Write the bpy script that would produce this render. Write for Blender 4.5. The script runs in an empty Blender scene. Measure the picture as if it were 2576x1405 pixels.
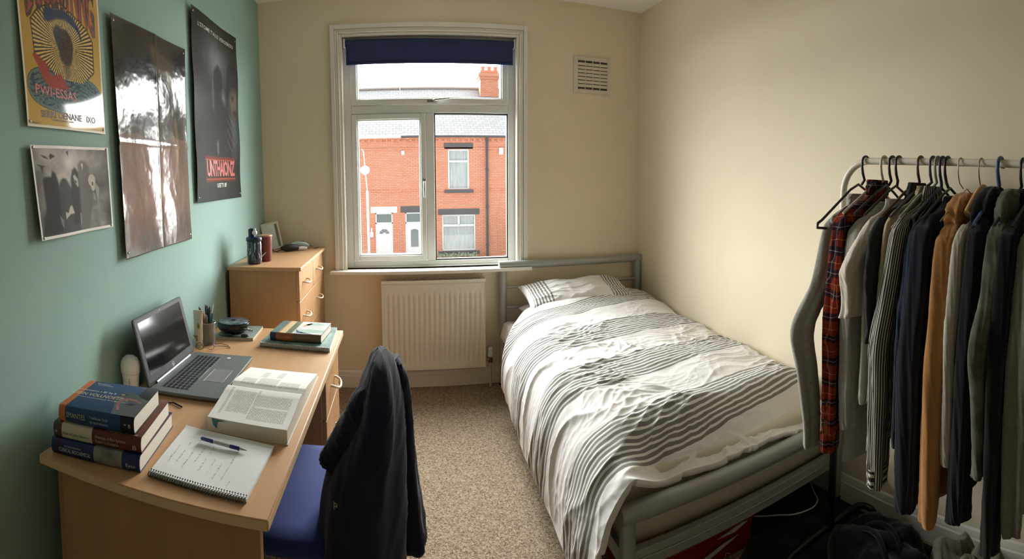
import bpy, math, random
import numpy as np
from mathutils import Vector, Matrix, Euler
sc = bpy.context.scene
COL = sc.collection
R = math.radians

# ------------------------------------------------------------------ camera: a phone panorama (level cylinder, dipped slightly)
YAW, PITCH, ROLL, FPX, CY, EYE = 0.22446, 0.06597, -0.00284, 1239.85, 534.97, 1.4516
IMG_W, IMG_H = 2576, 1405
cd = bpy.data.cameras.new('camera'); cam = bpy.data.objects.new('camera', cd); COL.objects.link(cam); sc.camera = cam
cd.type = 'PANO'; cd.panorama_type = 'CENTRAL_CYLINDRICAL'
cd.central_cylindrical_radius = 1.0
cd.central_cylindrical_range_u_min = -IMG_W / 2 / FPX; cd.central_cylindrical_range_u_max = IMG_W / 2 / FPX
cd.central_cylindrical_range_v_min = -(IMG_H - CY) / FPX; cd.central_cylindrical_range_v_max = CY / FPX
_fw = Vector((math.sin(YAW) * math.cos(PITCH), math.cos(YAW) * math.cos(PITCH), -math.sin(PITCH)))
_r0 = Vector((math.cos(YAW), -math.sin(YAW), 0)); _u0 = _r0.cross(_fw)
_rt = _r0 * math.cos(ROLL) + _u0 * math.sin(ROLL); _up = _u0 * math.cos(ROLL) - _r0 * math.sin(ROLL)
cam.matrix_world = Matrix.Translation((0, 0, EYE)) @ Matrix(((_rt.x, _up.x, -_fw.x), (_rt.y, _up.y, -_fw.y), (_rt.z, _up.z, -_fw.z))).to_4x4()
cd.clip_start = 0.02; cd.clip_end = 300

# ------------------------------------------------------------------ sky, exposure
sc.view_settings.view_transform = 'Standard'; sc.view_settings.look = 'None'; sc.view_settings.gamma = 1.0
sc.view_settings.use_curve_mapping = False
sc.view_settings.exposure = 0.0
sc.cycles.use_denoising = True
sc.cycles.diffuse_bounces = 7; sc.cycles.max_bounces = 12; sc.cycles.transparent_max_bounces = 12
sc.cycles.sample_clamp_indirect = 8.0
SKY = 45.0
GLOW = (0.02, 0.95, 0.22)
wd = bpy.data.worlds.new('overcast_sky'); sc.world = wd; wd.use_nodes = True
_nt = wd.node_tree; _bg = _nt.nodes['Background']
_tc = _nt.nodes.new('ShaderNodeTexCoord')
# overcast sky shaped for the light: brightened beyond the window, dimmed behind the house
_dt = _nt.nodes.new('ShaderNodeVectorMath'); _dt.operation = 'DOT_PRODUCT'; _g = Vector(GLOW).normalized(); _dt.inputs[1].default_value = _g
_nt.links.new(_tc.outputs['Generated'], _dt.inputs[0])
_cr = _nt.nodes.new('ShaderNodeValToRGB'); _mr = _nt.nodes.new('ShaderNodeMapRange'); _mr.inputs[1].default_value = -1.0; _mr.inputs[2].default_value = 1.0
_nt.links.new(_dt.outputs['Value'], _mr.inputs[0]); _nt.links.new(_mr.outputs[0], _cr.inputs[0]); _nt.links.new(_cr.outputs[0], _bg.inputs['Color'])
_cr.color_ramp.elements[0].position = 0.0; _cr.color_ramp.elements[0].color = (0.016, 0.016, 0.017, 1)
_cr.color_ramp.elements[1].position = 1.0; _cr.color_ramp.elements[1].color = (1.0, 0.985, 0.955, 1)
for _p, _c in ((0.45, 0.042), (0.58, 0.14), (0.72, 0.36), (0.86, 0.76)):
    _e = _cr.color_ramp.elements.new(_p); _e.color = (_c, _c, _c, 1)
_bg.inputs['Strength'].default_value = SKY
# portal in the window opening: adds no light, only guides sampling of the sky
_pl = bpy.data.lights.new('window_portal', 'AREA'); _pl.shape = 'RECTANGLE'; _pl.size = 1.2; _pl.size_y = 1.62
_pl.cycles.is_portal = True
_po = bpy.data.objects.new('window_portal', _pl); COL.objects.link(_po)
_po.location = (0.213, 3.585, 1.64); _po.rotation_euler = (R(-90), 0, 0)
# ceiling lamp of the room, behind the photographer
LAMP_W = 0.0

# ------------------------------------------------------------------ helpers
def lin(c):
    return tuple(((x / 255) / 12.92 if x / 255 <= 0.04045 else ((x / 255 + 0.055) / 1.055) ** 2.4) for x in c)

MATS = {}
def mat(name, rgb, rough=0.6, metal=0.0, spec=0.5, var=0.0, vscale=8.0, bump=0.0, bscale=200.0, stretch=None, sheen=0.0, coat=0.0, lin_rgb=False, alpha=None, trans=0.0):
    if name in MATS: return MATS[name]
    m = bpy.data.materials.new(name); m.use_nodes = True; nt = m.node_tree; b = nt.nodes['Principled BSDF']
    c = rgb if lin_rgb else lin(rgb)
    b.inputs['Base Color'].default_value = (*c, 1); b.inputs['Roughness'].default_value = rough
    b.inputs['Metallic'].default_value = metal; b.inputs['Specular IOR Level'].default_value = spec
    if sheen: b.inputs['Sheen Weight'].default_value = sheen; b.inputs['Sheen Roughness'].default_value = 0.5
    if coat: b.inputs['Coat Weight'].default_value = coat; b.inputs['Coat Roughness'].default_value = 0.08
    if trans: b.inputs['Transmission Weight'].default_value = trans
    tc = nt.nodes.new('ShaderNodeTexCoord'); mp = nt.nodes.new('ShaderNodeMapping'); nt.links.new(tc.outputs['Object'], mp.inputs[0])
    if stretch: mp.inputs['Scale'].default_value = stretch
    if var:
        n = nt.nodes.new('ShaderNodeTexNoise'); n.inputs['Scale'].default_value = vscale; n.inputs['Detail'].default_value = 5
        nt.links.new(mp.outputs[0], n.inputs[0])
        mr = nt.nodes.new('ShaderNodeMapRange'); mr.inputs[1].default_value = 0.3; mr.inputs[2].default_value = 0.7
        mr.inputs[3].default_value = 1 - var; mr.inputs[4].default_value = 1 + var; nt.links.new(n.outputs[0], mr.inputs[0])
        mx = nt.nodes.new('ShaderNodeVectorMath'); mx.operation = 'SCALE'; mx.inputs[0].default_value = c
        nt.links.new(mr.outputs[0], mx.inputs['Scale']); nt.links.new(mx.outputs[0], b.inputs['Base Color'])
    if bump:
        n2 = nt.nodes.new('ShaderNodeTexNoise'); n2.inputs['Scale'].default_value = bscale; n2.inputs['Detail'].default_value = 3
        nt.links.new(mp.outputs[0], n2.inputs[0]); bp = nt.nodes.new('ShaderNodeBump'); bp.inputs['Strength'].default_value = bump
        bp.inputs['Distance'].default_value = 0.003; nt.links.new(n2.outputs[0], bp.inputs['Height']); nt.links.new(bp.outputs[0], b.inputs['Normal'])
    MATS[name] = m
    return m

def nodes_of(m):
    nt = m.node_tree; return nt, nt.nodes, nt.links, nt.nodes['Principled BSDF']

def math_node(nt, op, a, b=None, c=None):
    n = nt.nodes.new('ShaderNodeMath'); n.operation = op
    for i, v in enumerate((a, b, c)):
        if v is None: continue
        if isinstance(v, (int, float)): n.inputs[i].default_value = v
        else: nt.links.new(v, n.inputs[i])
    return n.outputs[0]

class MB:
    """collects shapes in world coordinates and links them as one mesh object"""
    def __init__(s, M=None):
        s.v = []; s.f = []; s.mi = []; s.uv = []; s.M = M; s.warp = None
    def _add(s, vs, fs, m=0, uvs=None):
        o = len(s.v)
        for p in vs:
            if s.warp: p = s.warp(*p)
            if s.M is not None: p = s.M @ Vector(p)
            s.v.append((p[0], p[1], p[2]))
        for k, f in enumerate(fs):
            s.f.append([o + i for i in f]); s.mi.append(m)
            s.uv.append([uvs[i] for i in f] if uvs else None)
        return s
    def box(s, x0, x1, y0, y1, z0, z1, m=0):
        return s._add([(x0, y0, z0), (x1, y0, z0), (x1, y1, z0), (x0, y1, z0), (x0, y0, z1), (x1, y0, z1), (x1, y1, z1), (x0, y1, z1)],
                      [(3, 2, 1, 0), (4, 5, 6, 7), (0, 1, 5, 4), (1, 2, 6, 5), (2, 3, 7, 6), (3, 0, 4, 7)], m)
    def loft(s, rings, m=0, caps=True, closed=False):
        n = len(rings[0]); vs = [p for r in rings for p in r]; fs = []
        K = len(rings)
        for k in range(K if closed else K - 1):
            a = k * n; b = ((k + 1) % K) * n
            for i in range(n):
                j = (i + 1) % n; fs.append((a + i, a + j, b + j, b + i))
        if caps and not closed:
            fs.append(tuple(range(n - 1, -1, -1))); fs.append(tuple((K - 1) * n + i for i in range(n)))
        return s._add(vs, fs, m)
    def tube(s, pts, r, n=10, m=0, caps=True, closed=False, flat=None):
        pts = [Vector(p) for p in pts]; K = len(pts); rings = []; up = None
        for k in range(K):
            if closed: t = (pts[(k + 1) % K] - pts[k - 1]).normalized()
            else: t = (pts[min(k + 1, K - 1)] - pts[max(k - 1, 0)]).normalized()
            if up is None:
                a = Vector((0, 0, 1)) if abs(t.z) < 0.9 else Vector((1, 0, 0)); up = (a - t * a.dot(t)).normalized()
            else: up = (up - t * up.dot(t)).normalized()
            sd = t.cross(up); rr = r[k] if isinstance(r, (list, tuple)) else r
            fy = flat if flat else 1.0
            rings.append([pts[k] + (sd * math.cos(2 * math.pi * i / n) + up * math.sin(2 * math.pi * i / n) * fy) * rr for i in range(n)])
        return s.loft(rings, m, caps, closed)
    def lathe(s, prof, c=(0, 0, 0), n=24, m=0, caps=True, axis='z', sq=None):
        rings = []
        for r, h in prof:
            ring = []
            for i in range(n):
                a = 2 * math.pi * i / n; x = math.cos(a) * r; y = math.sin(a) * r * (sq or 1)
                if axis == 'z': p = (c[0] + x, c[1] + y, c[2] + h)
                elif axis == 'y': p = (c[0] + x, c[1] + h, c[2] - y)
                else: p = (c[0] + h, c[1] + x, c[2] + y)
                ring.append(p)
            rings.append(ring)
        return s.loft(rings, m, caps)
    def prism(s, pts, z0, z1, m=0, plane='xy'):
        n = len(pts)
        def P(a, b, h): return (a, b, h) if plane == 'xy' else ((a, h, b) if plane == 'xz' else (h, a, b))
        vs = [P(a, b, z0) for a, b in pts] + [P(a, b, z1) for a, b in pts]
        return s._add(vs, [tuple(range(n - 1, -1, -1)), tuple(range(n, 2 * n))] + [(i, (i + 1) % n, n + (i + 1) % n, n + i) for i in range(n)], m)
    def grid(s, fn, nu, nv, m=0, uvfn=None):
        vs = []; uvs = []
        for j in range(nv + 1):
            for i in range(nu + 1):
                u = i / nu; v = j / nv; vs.append(fn(u, v)); uvs.append(uvfn(u, v) if uvfn else (u, v))
        fs = [(j * (nu + 1) + i, j * (nu + 1) + i + 1, (j + 1) * (nu + 1) + i + 1, (j + 1) * (nu + 1) + i) for j in range(nv) for i in range(nu)]
        return s._add(vs, fs, m, uvs)
    def ball(s, c, r, n=16, k=10, m=0, sc3=(1, 1, 1)):
        rings = []
        for j in range(k + 1):
            a = math.pi * (0.02 + 0.96 * j / k); z = -math.cos(a)
            rings.append([(c[0] + r * sc3[0] * math.sin(a) * math.cos(2 * math.pi * i / n), c[1] + r * sc3[1] * math.sin(a) * math.sin(2 * math.pi * i / n), c[2] + r * sc3[2] * z) for i in range(n)])
        return s.loft(rings, m)
    def text(s, body, fn, size=1.0, m=0, align='CENTER', width=None, space=1.0, bold=0.0):
        """fn(a, b) maps text-plane coordinates to a point"""
        cu = bpy.data.curves.new('t', 'FONT'); cu.body = body; cu.size = size; cu.align_x = align; cu.align_y = 'CENTER'; cu.resolution_u = 2
        cu.space_character = space; cu.offset = bold * size
        ob = bpy.data.objects.new('t', cu); me = ob.to_mesh()
        co = [tuple(v.co) for v in me.vertices]
        if width and co:
            xs = [c[0] for c in co]; k = width / max(1e-6, max(xs) - min(xs)); co = [(c[0] * k, c[1], 0) for c in co]
        vs = [fn(c[0], c[1]) for c in co]; fs = [tuple(p.vertices) for p in me.polygons]
        ob.to_mesh_clear(); bpy.data.objects.remove(ob); bpy.data.curves.remove(cu)
        return s._add(vs, fs, m)
    def build(s, name, mats, parent=None, smooth=True, bevel=0, bseg=2, solid=0, sub=0, angle=38, recalc=True, loc=None):
        if not isinstance(mats, (list, tuple)): mats = [mats]
        me = bpy.data.meshes.new(name); 
        if parent is None and loc is None and s.v:
            a = np.array(s.v); lo = a.min(0); hi = a.max(0); loc = ((lo[0] + hi[0]) / 2, (lo[1] + hi[1]) / 2, lo[2])
        org = Vector(parent['_org']) if parent is not None else Vector(loc)
        me.from_pydata([(p[0] - org[0], p[1] - org[1], p[2] - org[2]) for p in s.v], [], s.f)
        for m in mats: me.materials.append(m)
        me.polygons.foreach_set('material_index', s.mi)
        if any(u is not None for u in s.uv):
            ul = me.uv_layers.new(name='UVMap'); flat = []
            for f, u in zip(s.f, s.uv):
                for k in range(len(f)): flat += list(u[k]) if u else [0.0, 0.0]
            ul.data.foreach_set('uv', flat)
        me.validate(); me.update()
        if recalc:
            import bmesh
            bm = bmesh.new(); bm.from_mesh(me); bmesh.ops.recalc_face_normals(bm, faces=bm.faces); bm.to_mesh(me); bm.free()
        if smooth:
            me.polygons.foreach_set('use_smooth', [True] * len(me.polygons)); me.set_sharp_from_angle(angle=R(angle))
        ob = bpy.data.objects.new(name, me); COL.objects.link(ob)
        if parent is not None:
            ob.parent = parent; ob['_org'] = tuple(org)
        else: ob.location = org; ob['_org'] = tuple(org)
        if bevel:
            b = ob.modifiers.new('b', 'BEVEL'); b.width = bevel; b.segments = bseg; b.limit_method = 'ANGLE'; b.angle_limit = R(40); b.harden_normals = False
        if sub:
            b = ob.modifiers.new('s', 'SUBSURF'); b.levels = sub; b.render_levels = sub
        if solid:
            b = ob.modifiers.new('so', 'SOLIDIFY'); b.thickness = solid; b.offset = 0
        return ob

def thing(name, label, cat, loc, group=None, kind=None):
    o = bpy.data.objects.new(name, None); COL.objects.link(o); o.location = loc; o['_org'] = tuple(loc)
    o.empty_display_size = 0.1
    if label: o['label'] = label
    if cat: o['category'] = cat
    if group: o['group'] = group
    if kind: o['kind'] = kind
    return o
def tag(o, label, cat, group=None, kind=None):
    if label: o['label'] = label
    if cat: o['category'] = cat
    if group: o['group'] = group
    if kind: o['kind'] = kind
    return o
def struct(o): o['kind'] = 'structure'; return o
def rot(cx, cy, deg, cz=0): return Matrix.Translation((cx, cy, cz)) @ Matrix.Rotation(R(deg), 4, 'Z')
def quadwarp(A, B, C_, D):
    """(u, v, z) -> world; A near-left, B near-right, C far-right, D far-left on the table"""
    def w(u, v, z):
        x = (A[0] * (1 - u) + B[0] * u) * (1 - v) + (D[0] * (1 - u) + C_[0] * u) * v
        y = (A[1] * (1 - u) + B[1] * u) * (1 - v) + (D[1] * (1 - u) + C_[1] * u) * v
        return (x, y, z)
    return w

# numpy gradient noise
def perlin(x, y, seed=0):
    x = np.asarray(x, float); y = np.asarray(y, float)
    rs = np.random.RandomState(seed); perm = rs.permutation(512); g = rs.rand(512) * 2 * np.pi
    xi = np.floor(x).astype(int); yi = np.floor(y).astype(int); xf = x - xi; yf = y - yi
    def gr(ix, iy, dx, dy):
        h = g[(perm[(ix % 512)] + iy * 57) % 512]; return np.cos(h) * dx + np.sin(h) * dy
    u = xf * xf * xf * (xf * (xf * 6 - 15) + 10); v = yf * yf * yf * (yf * (yf * 6 - 15) + 10)
    a = gr(xi, yi, xf, yf); b = gr(xi + 1, yi, xf - 1, yf); c = gr(xi, yi + 1, xf, yf - 1); d = gr(xi + 1, yi + 1, xf - 1, yf - 1)
    return ((a * (1 - u) + b * u) * (1 - v) + (c * (1 - u) + d * u) * v) * 1.5
def fbm(x, y, seed=0, o=4):
    r = 0; a = 1.0; t = 0
    for k in range(o): r = r + a * perlin(x * 2 ** k, y * 2 ** k, seed + k); t += a; a *= 0.5
    return r / t
def ridge(x, y, seed=0): return (1 - np.abs(perlin(x, y, seed)) * 2.2).clip(0, 1) ** 2
def sst(a, b, x):
    t = ((x - a) / (b - a)).clip(0, 1) if isinstance(x, np.ndarray) else min(1, max(0, (x - a) / (b - a))); return t * t * (3 - 2 * t)
# ------------------------------------------------------------------ the room
XL, XR, YB, YF, ZC = -0.976, 1.782, 3.414, -1.15, 2.7255
WX0, WX1, WZ0, WZ1 = -0.392, 0.818, 0.842, 2.452       # window opening
CREAM = mat('cream_wall_paint', (227, 214, 188), 0.85, var=0.02, vscale=3, bump=0.08, bscale=120)
TEAL = mat('teal_wall_paint', (140, 169, 160), 0.8, var=0.025, vscale=3, bump=0.08, bscale=120)
CEIL = mat('ceiling_white', (242, 238, 232), 0.9, var=0.015, vscale=4, bump=0.08, bscale=90)
GLOSSW = mat('white_gloss_woodwork', (226, 222, 212), 0.38, var=0.01, vscale=20)
UPVC = mat('white_upvc', (222, 224, 222), 0.3, var=0.008, vscale=20)
CARPET = mat('beige_fleck_carpet', (178, 158, 134), 0.95, spec=0.1)
nt, N, L, B = nodes_of(CARPET)
_t = N.new('ShaderNodeTexCoord')
_n1 = N.new('ShaderNodeTexNoise'); _n1.inputs['Scale'].default_value = 125; _n1.inputs['Detail'].default_value = 4; _n1.inputs['Distortion'].default_value = 1.2
_n2 = N.new('ShaderNodeTexNoise'); _n2.inputs['Scale'].default_value = 3; _n2.inputs['Detail'].default_value = 2
L.new(_t.outputs['Object'], _n1.inputs[0]); L.new(_t.outputs['Object'], _n2.inputs[0])
_r = N.new('ShaderNodeValToRGB'); _r.color_ramp.elements[0].position = 0.36; _r.color_ramp.elements[1].position = 0.62
_r.color_ramp.elements[0].color = (*lin((104, 88, 72)), 1); _r.color_ramp.elements[1].color = (*lin((180, 164, 142)), 1)
_e = _r.color_ramp.elements.new(0.48); _e.color = (*lin((146, 129, 108)), 1)
L.new(_n1.outputs[0], _r.inputs[0]); L.new(_r.outputs[0], B.inputs['Base Color'])
_b = N.new('ShaderNodeBump'); _b.inputs['Strength'].default_value = 0.7; _b.inputs['Distance'].default_value = 0.006
L.new(_n1.outputs[0], _b.inputs['Height']); L.new(_b.outputs[0], B.inputs['Normal'])

struct(MB().box(XL - 0.1, XR + 0.1, YF - 0.1, YB + 0.25, -0.06, 0).build('floor', CARPET, smooth=False))
struct(MB().box(XL - 0.1, XR + 0.1, YF - 0.1, YB + 0.25, ZC, ZC + 0.1).build('ceiling', CEIL, smooth=False))
struct(MB().box(XL - 0.1, XL, YF - 0.1, YB + 0.02, 0, ZC).build('wall_left', TEAL, smooth=False))
struct(MB().box(XR, XR + 0.1, YF - 0.1, YB + 0.02, 0, ZC).build('wall_right', CREAM, smooth=False))
struct(MB().box(XL, XR, YF - 0.1, YF, 0, ZC).build('wall_front', mat('pale_bounce_wall', (214, 204, 186), 0.7), smooth=False))  # unseen wall behind the camera, its tone set for the light it bounces
b = MB(); T = 0.145
b.box(XL - 0.1, WX0, YB, YB + T, 0, ZC); b.box(WX1, XR + 0.1, YB, YB + T, 0, ZC); b.box(WX0, WX1, YB, YB + T, 0, WZ0); b.box(WX0, WX1, YB, YB + T, WZ1, ZC)
struct(b.build('wall_back', CREAM, smooth=False))
# skirting boards: a stepped moulding profile swept along each wall
PROF = [(0, 0), (0.018, 0), (0.018, 0.082), (0.014, 0.088), (0.014, 0.096), (0.008, 0.112), (0.0, 0.118)]
def skirting(name, a, c, nrm):
    b = MB(); rings = [[(p[0] + nrm[0] * d, p[1] + nrm[1] * d, h) for d, h in PROF] for p in (a, c)]
    struct(b.loft(rings).build(name, GLOSSW, angle=25))
skirting('baseboard_back', (XL, YB), (XR, YB), (0, -1)); skirting('baseboard_left', (XL, YF), (XL, YB), (1, 0))
skirting('baseboard_right', (XR, YF), (XR, YB), (-1, 0))
# architrave round the window
b = MB()
AO = [(-0.468, 2.508), (0.891, 2.508)]
def arch(o0, o1, t0, t1):   # ring between outer offset o0 and o1 from the outer edge, thickness t
    X0, X1, Z1 = -0.468, 0.891, 2.520
    b.box(X0 + o0, X0 + o1, YB - t1, YB, 0.842, Z1 - o0); b.box(X1 - o1, X1 - o0, YB - t1, YB, 0.842, Z1 - o0); b.box(X0 + o1, X1 - o1, YB - t1, YB, Z1 - o1, Z1 - o0)
arch(0, 0.030, 0, 0.030); arch(0.030, 0.046, 0, 0.018); arch(0.046, 0.060, 0, 0.024); arch(0.060, 0.078, 0, 0.014)
tr = struct(b.build('trim_1', GLOSSW, bevel=0.004))
# window: frame, one opening casement on the left, a fixed pane, a top-hung light
W = thing('window_1', None, None, (0.213, 3.5, 0.842), kind='structure')
FY0, FY1 = 3.475, 3.545
b = MB(); fr = 0.052
b.box(WX0, WX0 + fr, FY0, FY1, WZ0, WZ1); b.box(WX1 - fr, WX1, FY0, FY1, WZ0, WZ1)
b.box(WX0 + fr, WX1 - fr, FY0, FY1, WZ0, WZ0 + 0.045); b.box(WX0 + fr, WX1 - fr, FY0, FY1, WZ1 - 0.052, WZ1)
b.box(WX0 + fr, WX1 - fr, FY0, FY1, 1.925, 1.985)           # transom
b.box(0.180, 0.238, FY0, FY1, WZ0 + 0.045, 1.925)           # mullion
b.box(WX0, WX1, FY0 - 0.018, FY0, WZ0, WZ0 + 0.012)
b.build('window_frame', UPVC, W, bevel=0.005)
def sash(name, x0, x1, z0, z1, w, y0=3.462, y1=3.53):
    b = MB(); b.box(x0, x0 + w, y0, y1, z0, z1); b.box(x1 - w, x1, y0, y1, z0, z1); b.box(x0 + w, x1 - w, y0, y1, z0, z0 + w); b.box(x0 + w, x1 - w, y0, y1, z1 - w, z1)
    i = w + 0.009
    b.box(x0 + w, x0 + i, y0 + 0.012, y1, z0 + w, z1 - w); b.box(x1 - i, x1 - w, y0 + 0.012, y1, z0 + w, z1 - w); b.box(x0 + i, x1 - i, y0 + 0.012, y1, z0 + w, z0 + i); b.box(x0 + i, x1 - i, y0 + 0.012, y1, z1 - i, z1 - w)
    return b.build(name, UPVC, W, bevel=0.004)
s1 = sash('casement_sash', -0.338, 0.178, 0.892, 1.922, 0.036); s2 = sash('top_light_sash', -0.338, 0.762, 1.985, 2.398, 0.040)
b = MB(); GB = mat('glazing_gasket', (45, 45, 44), 0.6)
b.box(0.238, 0.246, 3.485, 3.52, 0.889, 1.925); b.box(0.758, 0.766, 3.485, 3.52, 0.889, 1.925); b.box(0.246, 0.758, 3.485, 3.52, 0.889, 0.897); b.box(0.246, 0.758, 3.485, 3.52, 1.917, 1.925)
b.build('fixed_pane_gasket', GB, W)
GL = bpy.data.materials.new('window_glass'); GL.use_nodes = True; nt = GL.node_tree; N = nt.nodes; N.remove(N['Principled BSDF'])
_tr = N.new('ShaderNodeBsdfTransparent'); _tr.inputs[0].default_value = (0.97, 0.985, 0.98, 1); _gl = N.new('ShaderNodeBsdfGlossy'); _gl.inputs['Roughness'].default_value = 0.01
_fr = N.new('ShaderNodeFresnel'); _ge = N.new('ShaderNodeNewGeometry'); _io = N.new('ShaderNodeMapRange'); nt.links.new(_ge.outputs['Backfacing'], _io.inputs[0]); _io.inputs[3].default_value = 1.45; _io.inputs[4].default_value = 1 / 1.45; nt.links.new(_io.outputs[0], _fr.inputs[0]); _mx = N.new('ShaderNodeMixShader'); nt.links.new(_fr.outputs[0], _mx.inputs[0]); nt.links.new(_tr.outputs[0], _mx.inputs[1]); nt.links.new(_gl.outputs[0], _mx.inputs[2])
nt.links.new(_mx.outputs[0], N['Material Output'].inputs['Surface'])
for x0, x1, z0, z1 in ((-0.296, 0.136, 0.933, 1.881), (0.244, 0.760, 0.890, 1.923), (-0.292, 0.716, 2.031, 2.352)):
    MB().box(x0, x1, 3.500, 3.504, z0, z1).build('glass_pane', GL, W, smooth=False)
CHROME = mat('satin_chrome', (190, 190, 186), 0.22, metal=1.0)
h = MB(); h.box(0.155, 0.171, 3.452, 3.462, 1.40, 1.465); h.tube([(0.163, 3.458, 1.445), (0.163, 3.430, 1.445), (0.163, 3.424, 1.435), (0.163, 3.424, 1.34)], [0.008, 0.008, 0.008, 0.006])
h.build('casement_handle', CHROME, s1)
h = MB(); h.box(0.19, 0.26, 3.452, 3.462, 1.998, 2.014); h.tube([(0.235, 3.458, 2.006), (0.235, 3.430, 2.006), (0.245, 3.424, 2.010), (0.345, 3.424, 2.020)], [0.008, 0.008, 0.008, 0.006])
h.build('top_light_handle', CHROME, s2)
b = MB(); b.box(-0.500, 0.905, 3.318, YB, 0.818, 0.842); b.box(WX0, WX1, YB, 3.475, 0.818, 0.842)
b.build('window_sill', GLOSSW, W, bevel=0.006, bseg=3)
b = MB(); b.box(WX0, WX0 + 0.004, YB, 3.475, 0.842, WZ1); b.box(WX1 - 0.004, WX1, YB, 3.475, 0.842, WZ1); b.box(WX0, WX1, YB, 3.475, WZ1 - 0.004, WZ1)
b.build('reveal_lining', GLOSSW, W)

# roller blind
NAVY = mat('navy_blind_fabric', (38, 52, 98), 0.8, bump=0.1, bscale=500, var=0.05)
bl = thing('roller_blind', 'navy blue roller blind rolled up at the top of the window', 'blind', (0.213, 3.44, 2.27))
b = MB(); b.tube([(-0.368, 3.447, 2.405), (0.800, 3.447, 2.400)], 0.024, 20); b.build('roller', NAVY, bl)
b = MB(); b.grid(lambda u, v: (-0.362 + 1.153 * u, 3.425 + 0.002 * math.sin(u * 9), 2.262 + (2.402 - 2.262) * v), 30, 4); b.build('blind_fabric', NAVY, bl, solid=0.0016)
b = MB(); b.box(-0.362, 0.791, 3.421, 3.430, 2.255, 2.269); b.build('bottom_bar', NAVY, bl, bevel=0.003)
for x0, x1 in ((-0.380, -0.368), (0.800, 0.812)):
    b = MB(); b.box(x0, x1, 3.425, 3.47, 2.375, 2.435); b.build('bracket', UPVC, bl, bevel=0.002)

# wall vent
v = thing('wall_vent', 'square cream slotted air vent high on the wall right of the window', 'vent', (1.38, YB, 2.09))
VP = mat('vent_plastic', (214, 205, 188), 0.5)
b = MB(); VX0, VX1, VZ0, VZ1 = 1.237, 1.525, 2.088, 2.350; m_ = 0.032
b.box(VX0, VX0 + m_, YB - 0.012, YB, VZ0, VZ1); b.box(VX1 - m_ * .7, VX1, YB - 0.012, YB, VZ0, VZ1)
b.box(VX0 + m_, VX1 - m_ * .7, YB - 0.012, YB, VZ0, VZ0 + 0.028); b.box(VX0 + m_, VX1 - m_ * .7, YB - 0.012, YB, VZ1 - 0.028, VZ1)
ih = (VZ1 - VZ0 - 0.056); px = (VX1 - VX0 - m_ * 1.7)
for k in range(3): b.box(VX0 + m_ + px * (k + 1) / 4 - 0.003, VX0 + m_ + px * (k + 1) / 4 + 0.003, YB - 0.011, YB, VZ0 + 0.028, VZ1 - 0.028)
for k in range(7): z = VZ0 + 0.028 + ih * (k + 1) / 8; b.box(VX0 + m_, VX1 - m_ * .7, YB - 0.010, YB, z - 0.010, z + 0.010)
b.build('grille', VP, v, bevel=0.0015)
b = MB(); b.box(VX0 + 0.01, VX1 - 0.01, YB - 0.002, YB, VZ0 + 0.01, VZ1 - 0.01); b.build('backing', mat('vent_dark', (92, 80, 64), 0.9), v)

# radiator
ra = thing('radiator', 'cream ribbed panel radiator on the wall under the window', 'radiator', (0.21, 3.36, 0.149))
RW = mat('radiator_enamel', (222, 214, 198), 0.42, var=0.01)
X0, X1, Z0, Z1 = -0.1475, 0.567, 0.149, 0.777
b = MB()
def radf(u, v):
    x = X0 + 0.006 + (X1 - X0 - 0.012) * u; z = Z0 + 0.006 + (Z1 - 0.03 - Z0) * v
    zz = sst(Z0 + 0.045, Z0 + 0.075, z) * (1 - sst(Z1 - 0.115, Z1 - 0.085, z))
    e = sst(0.0, 0.02, u) * (1 - sst(0.98, 1.0, u))
    ph = (u * 20.0) % 1.0; rib = 0.5 - 0.5 * math.cos(2 * math.pi * ph); rib = rib ** 0.5
    return (x, 3.312 + 0.010 * zz * (1 - rib) * e, z)
b.grid(radf, 320, 40); b.build('front_panel', RW, ra, recalc=False, angle=60)
b = MB(); b.box(X0 + 0.006, X1 - 0.006, 3.322, 3.326, Z0 + 0.004, Z1 - 0.03); b.build('inner_panel', RW, ra)
for x0, x1 in ((X0, X0 + 0.006), (X1 - 0.006, X1)):
    b = MB(); b.box(x0, x1, 3.308, 3.392, Z0, Z1 - 0.004); b.build('side_panel', RW, ra, bevel=0.002)
b = MB(); b.box(X0, X1, 3.306, 3.318, Z1 - 0.022, Z1); b.box(X0, X1, 3.388, 3.396, Z1 - 0.016, Z1); b.box(X0, X0 + 0.03, 3.318, 3.388, Z1 - 0.012, Z1); b.box(X1 - 0.03, X1, 3.318, 3.388, Z1 - 0.012, Z1)
for k in range(58): x = X0 + 0.034 + (X1 - X0 - 0.068) * k / 57; b.box(x - 0.0028, x + 0.0028, 3.318, 3.388, Z1 - 0.010, Z1 - 0.002)
b.build('top_grille', RW, ra, bevel=0.001)
b = MB(); b.box(X0 + 0.03, X1 - 0.03, 3.395, YB, 0.3, 0.34); b.box(X0 + 0.03, X1 - 0.03, 3.395, YB, 0.6, 0.64); b.build('wall_bracket', RW, ra)
b = MB(); b.tube([(0.605, 3.345, 0.0), (0.605, 3.345, 0.20)], 0.0075, 12); b.tube([(0.567, 3.345, 0.195), (0.600, 3.345, 0.195)], 0.010, 12); pv = b.build('pipe', mat('painted_pipe', (200, 190, 170), 0.5), ra)
b = MB(); b.lathe([(0.012, 0), (0.016, 0.004), (0.016, 0.028), (0.011, 0.032), (0.011, 0.04)], (0.605, 3.345, 0.172), 16); b.build('valve_body', mat('dull_brass', (120, 100, 70), 0.4, metal=0.8), ra)
b = MB(); b.lathe([(0.012, 0), (0.019, 0.006), (0.021, 0.03), (0.017, 0.036), (0.019, 0.042), (0.018, 0.062), (0.012, 0.068)], (0.605, 3.345, 0.212), 20); b.build('thermostat_head', UPVC, ra)

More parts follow.
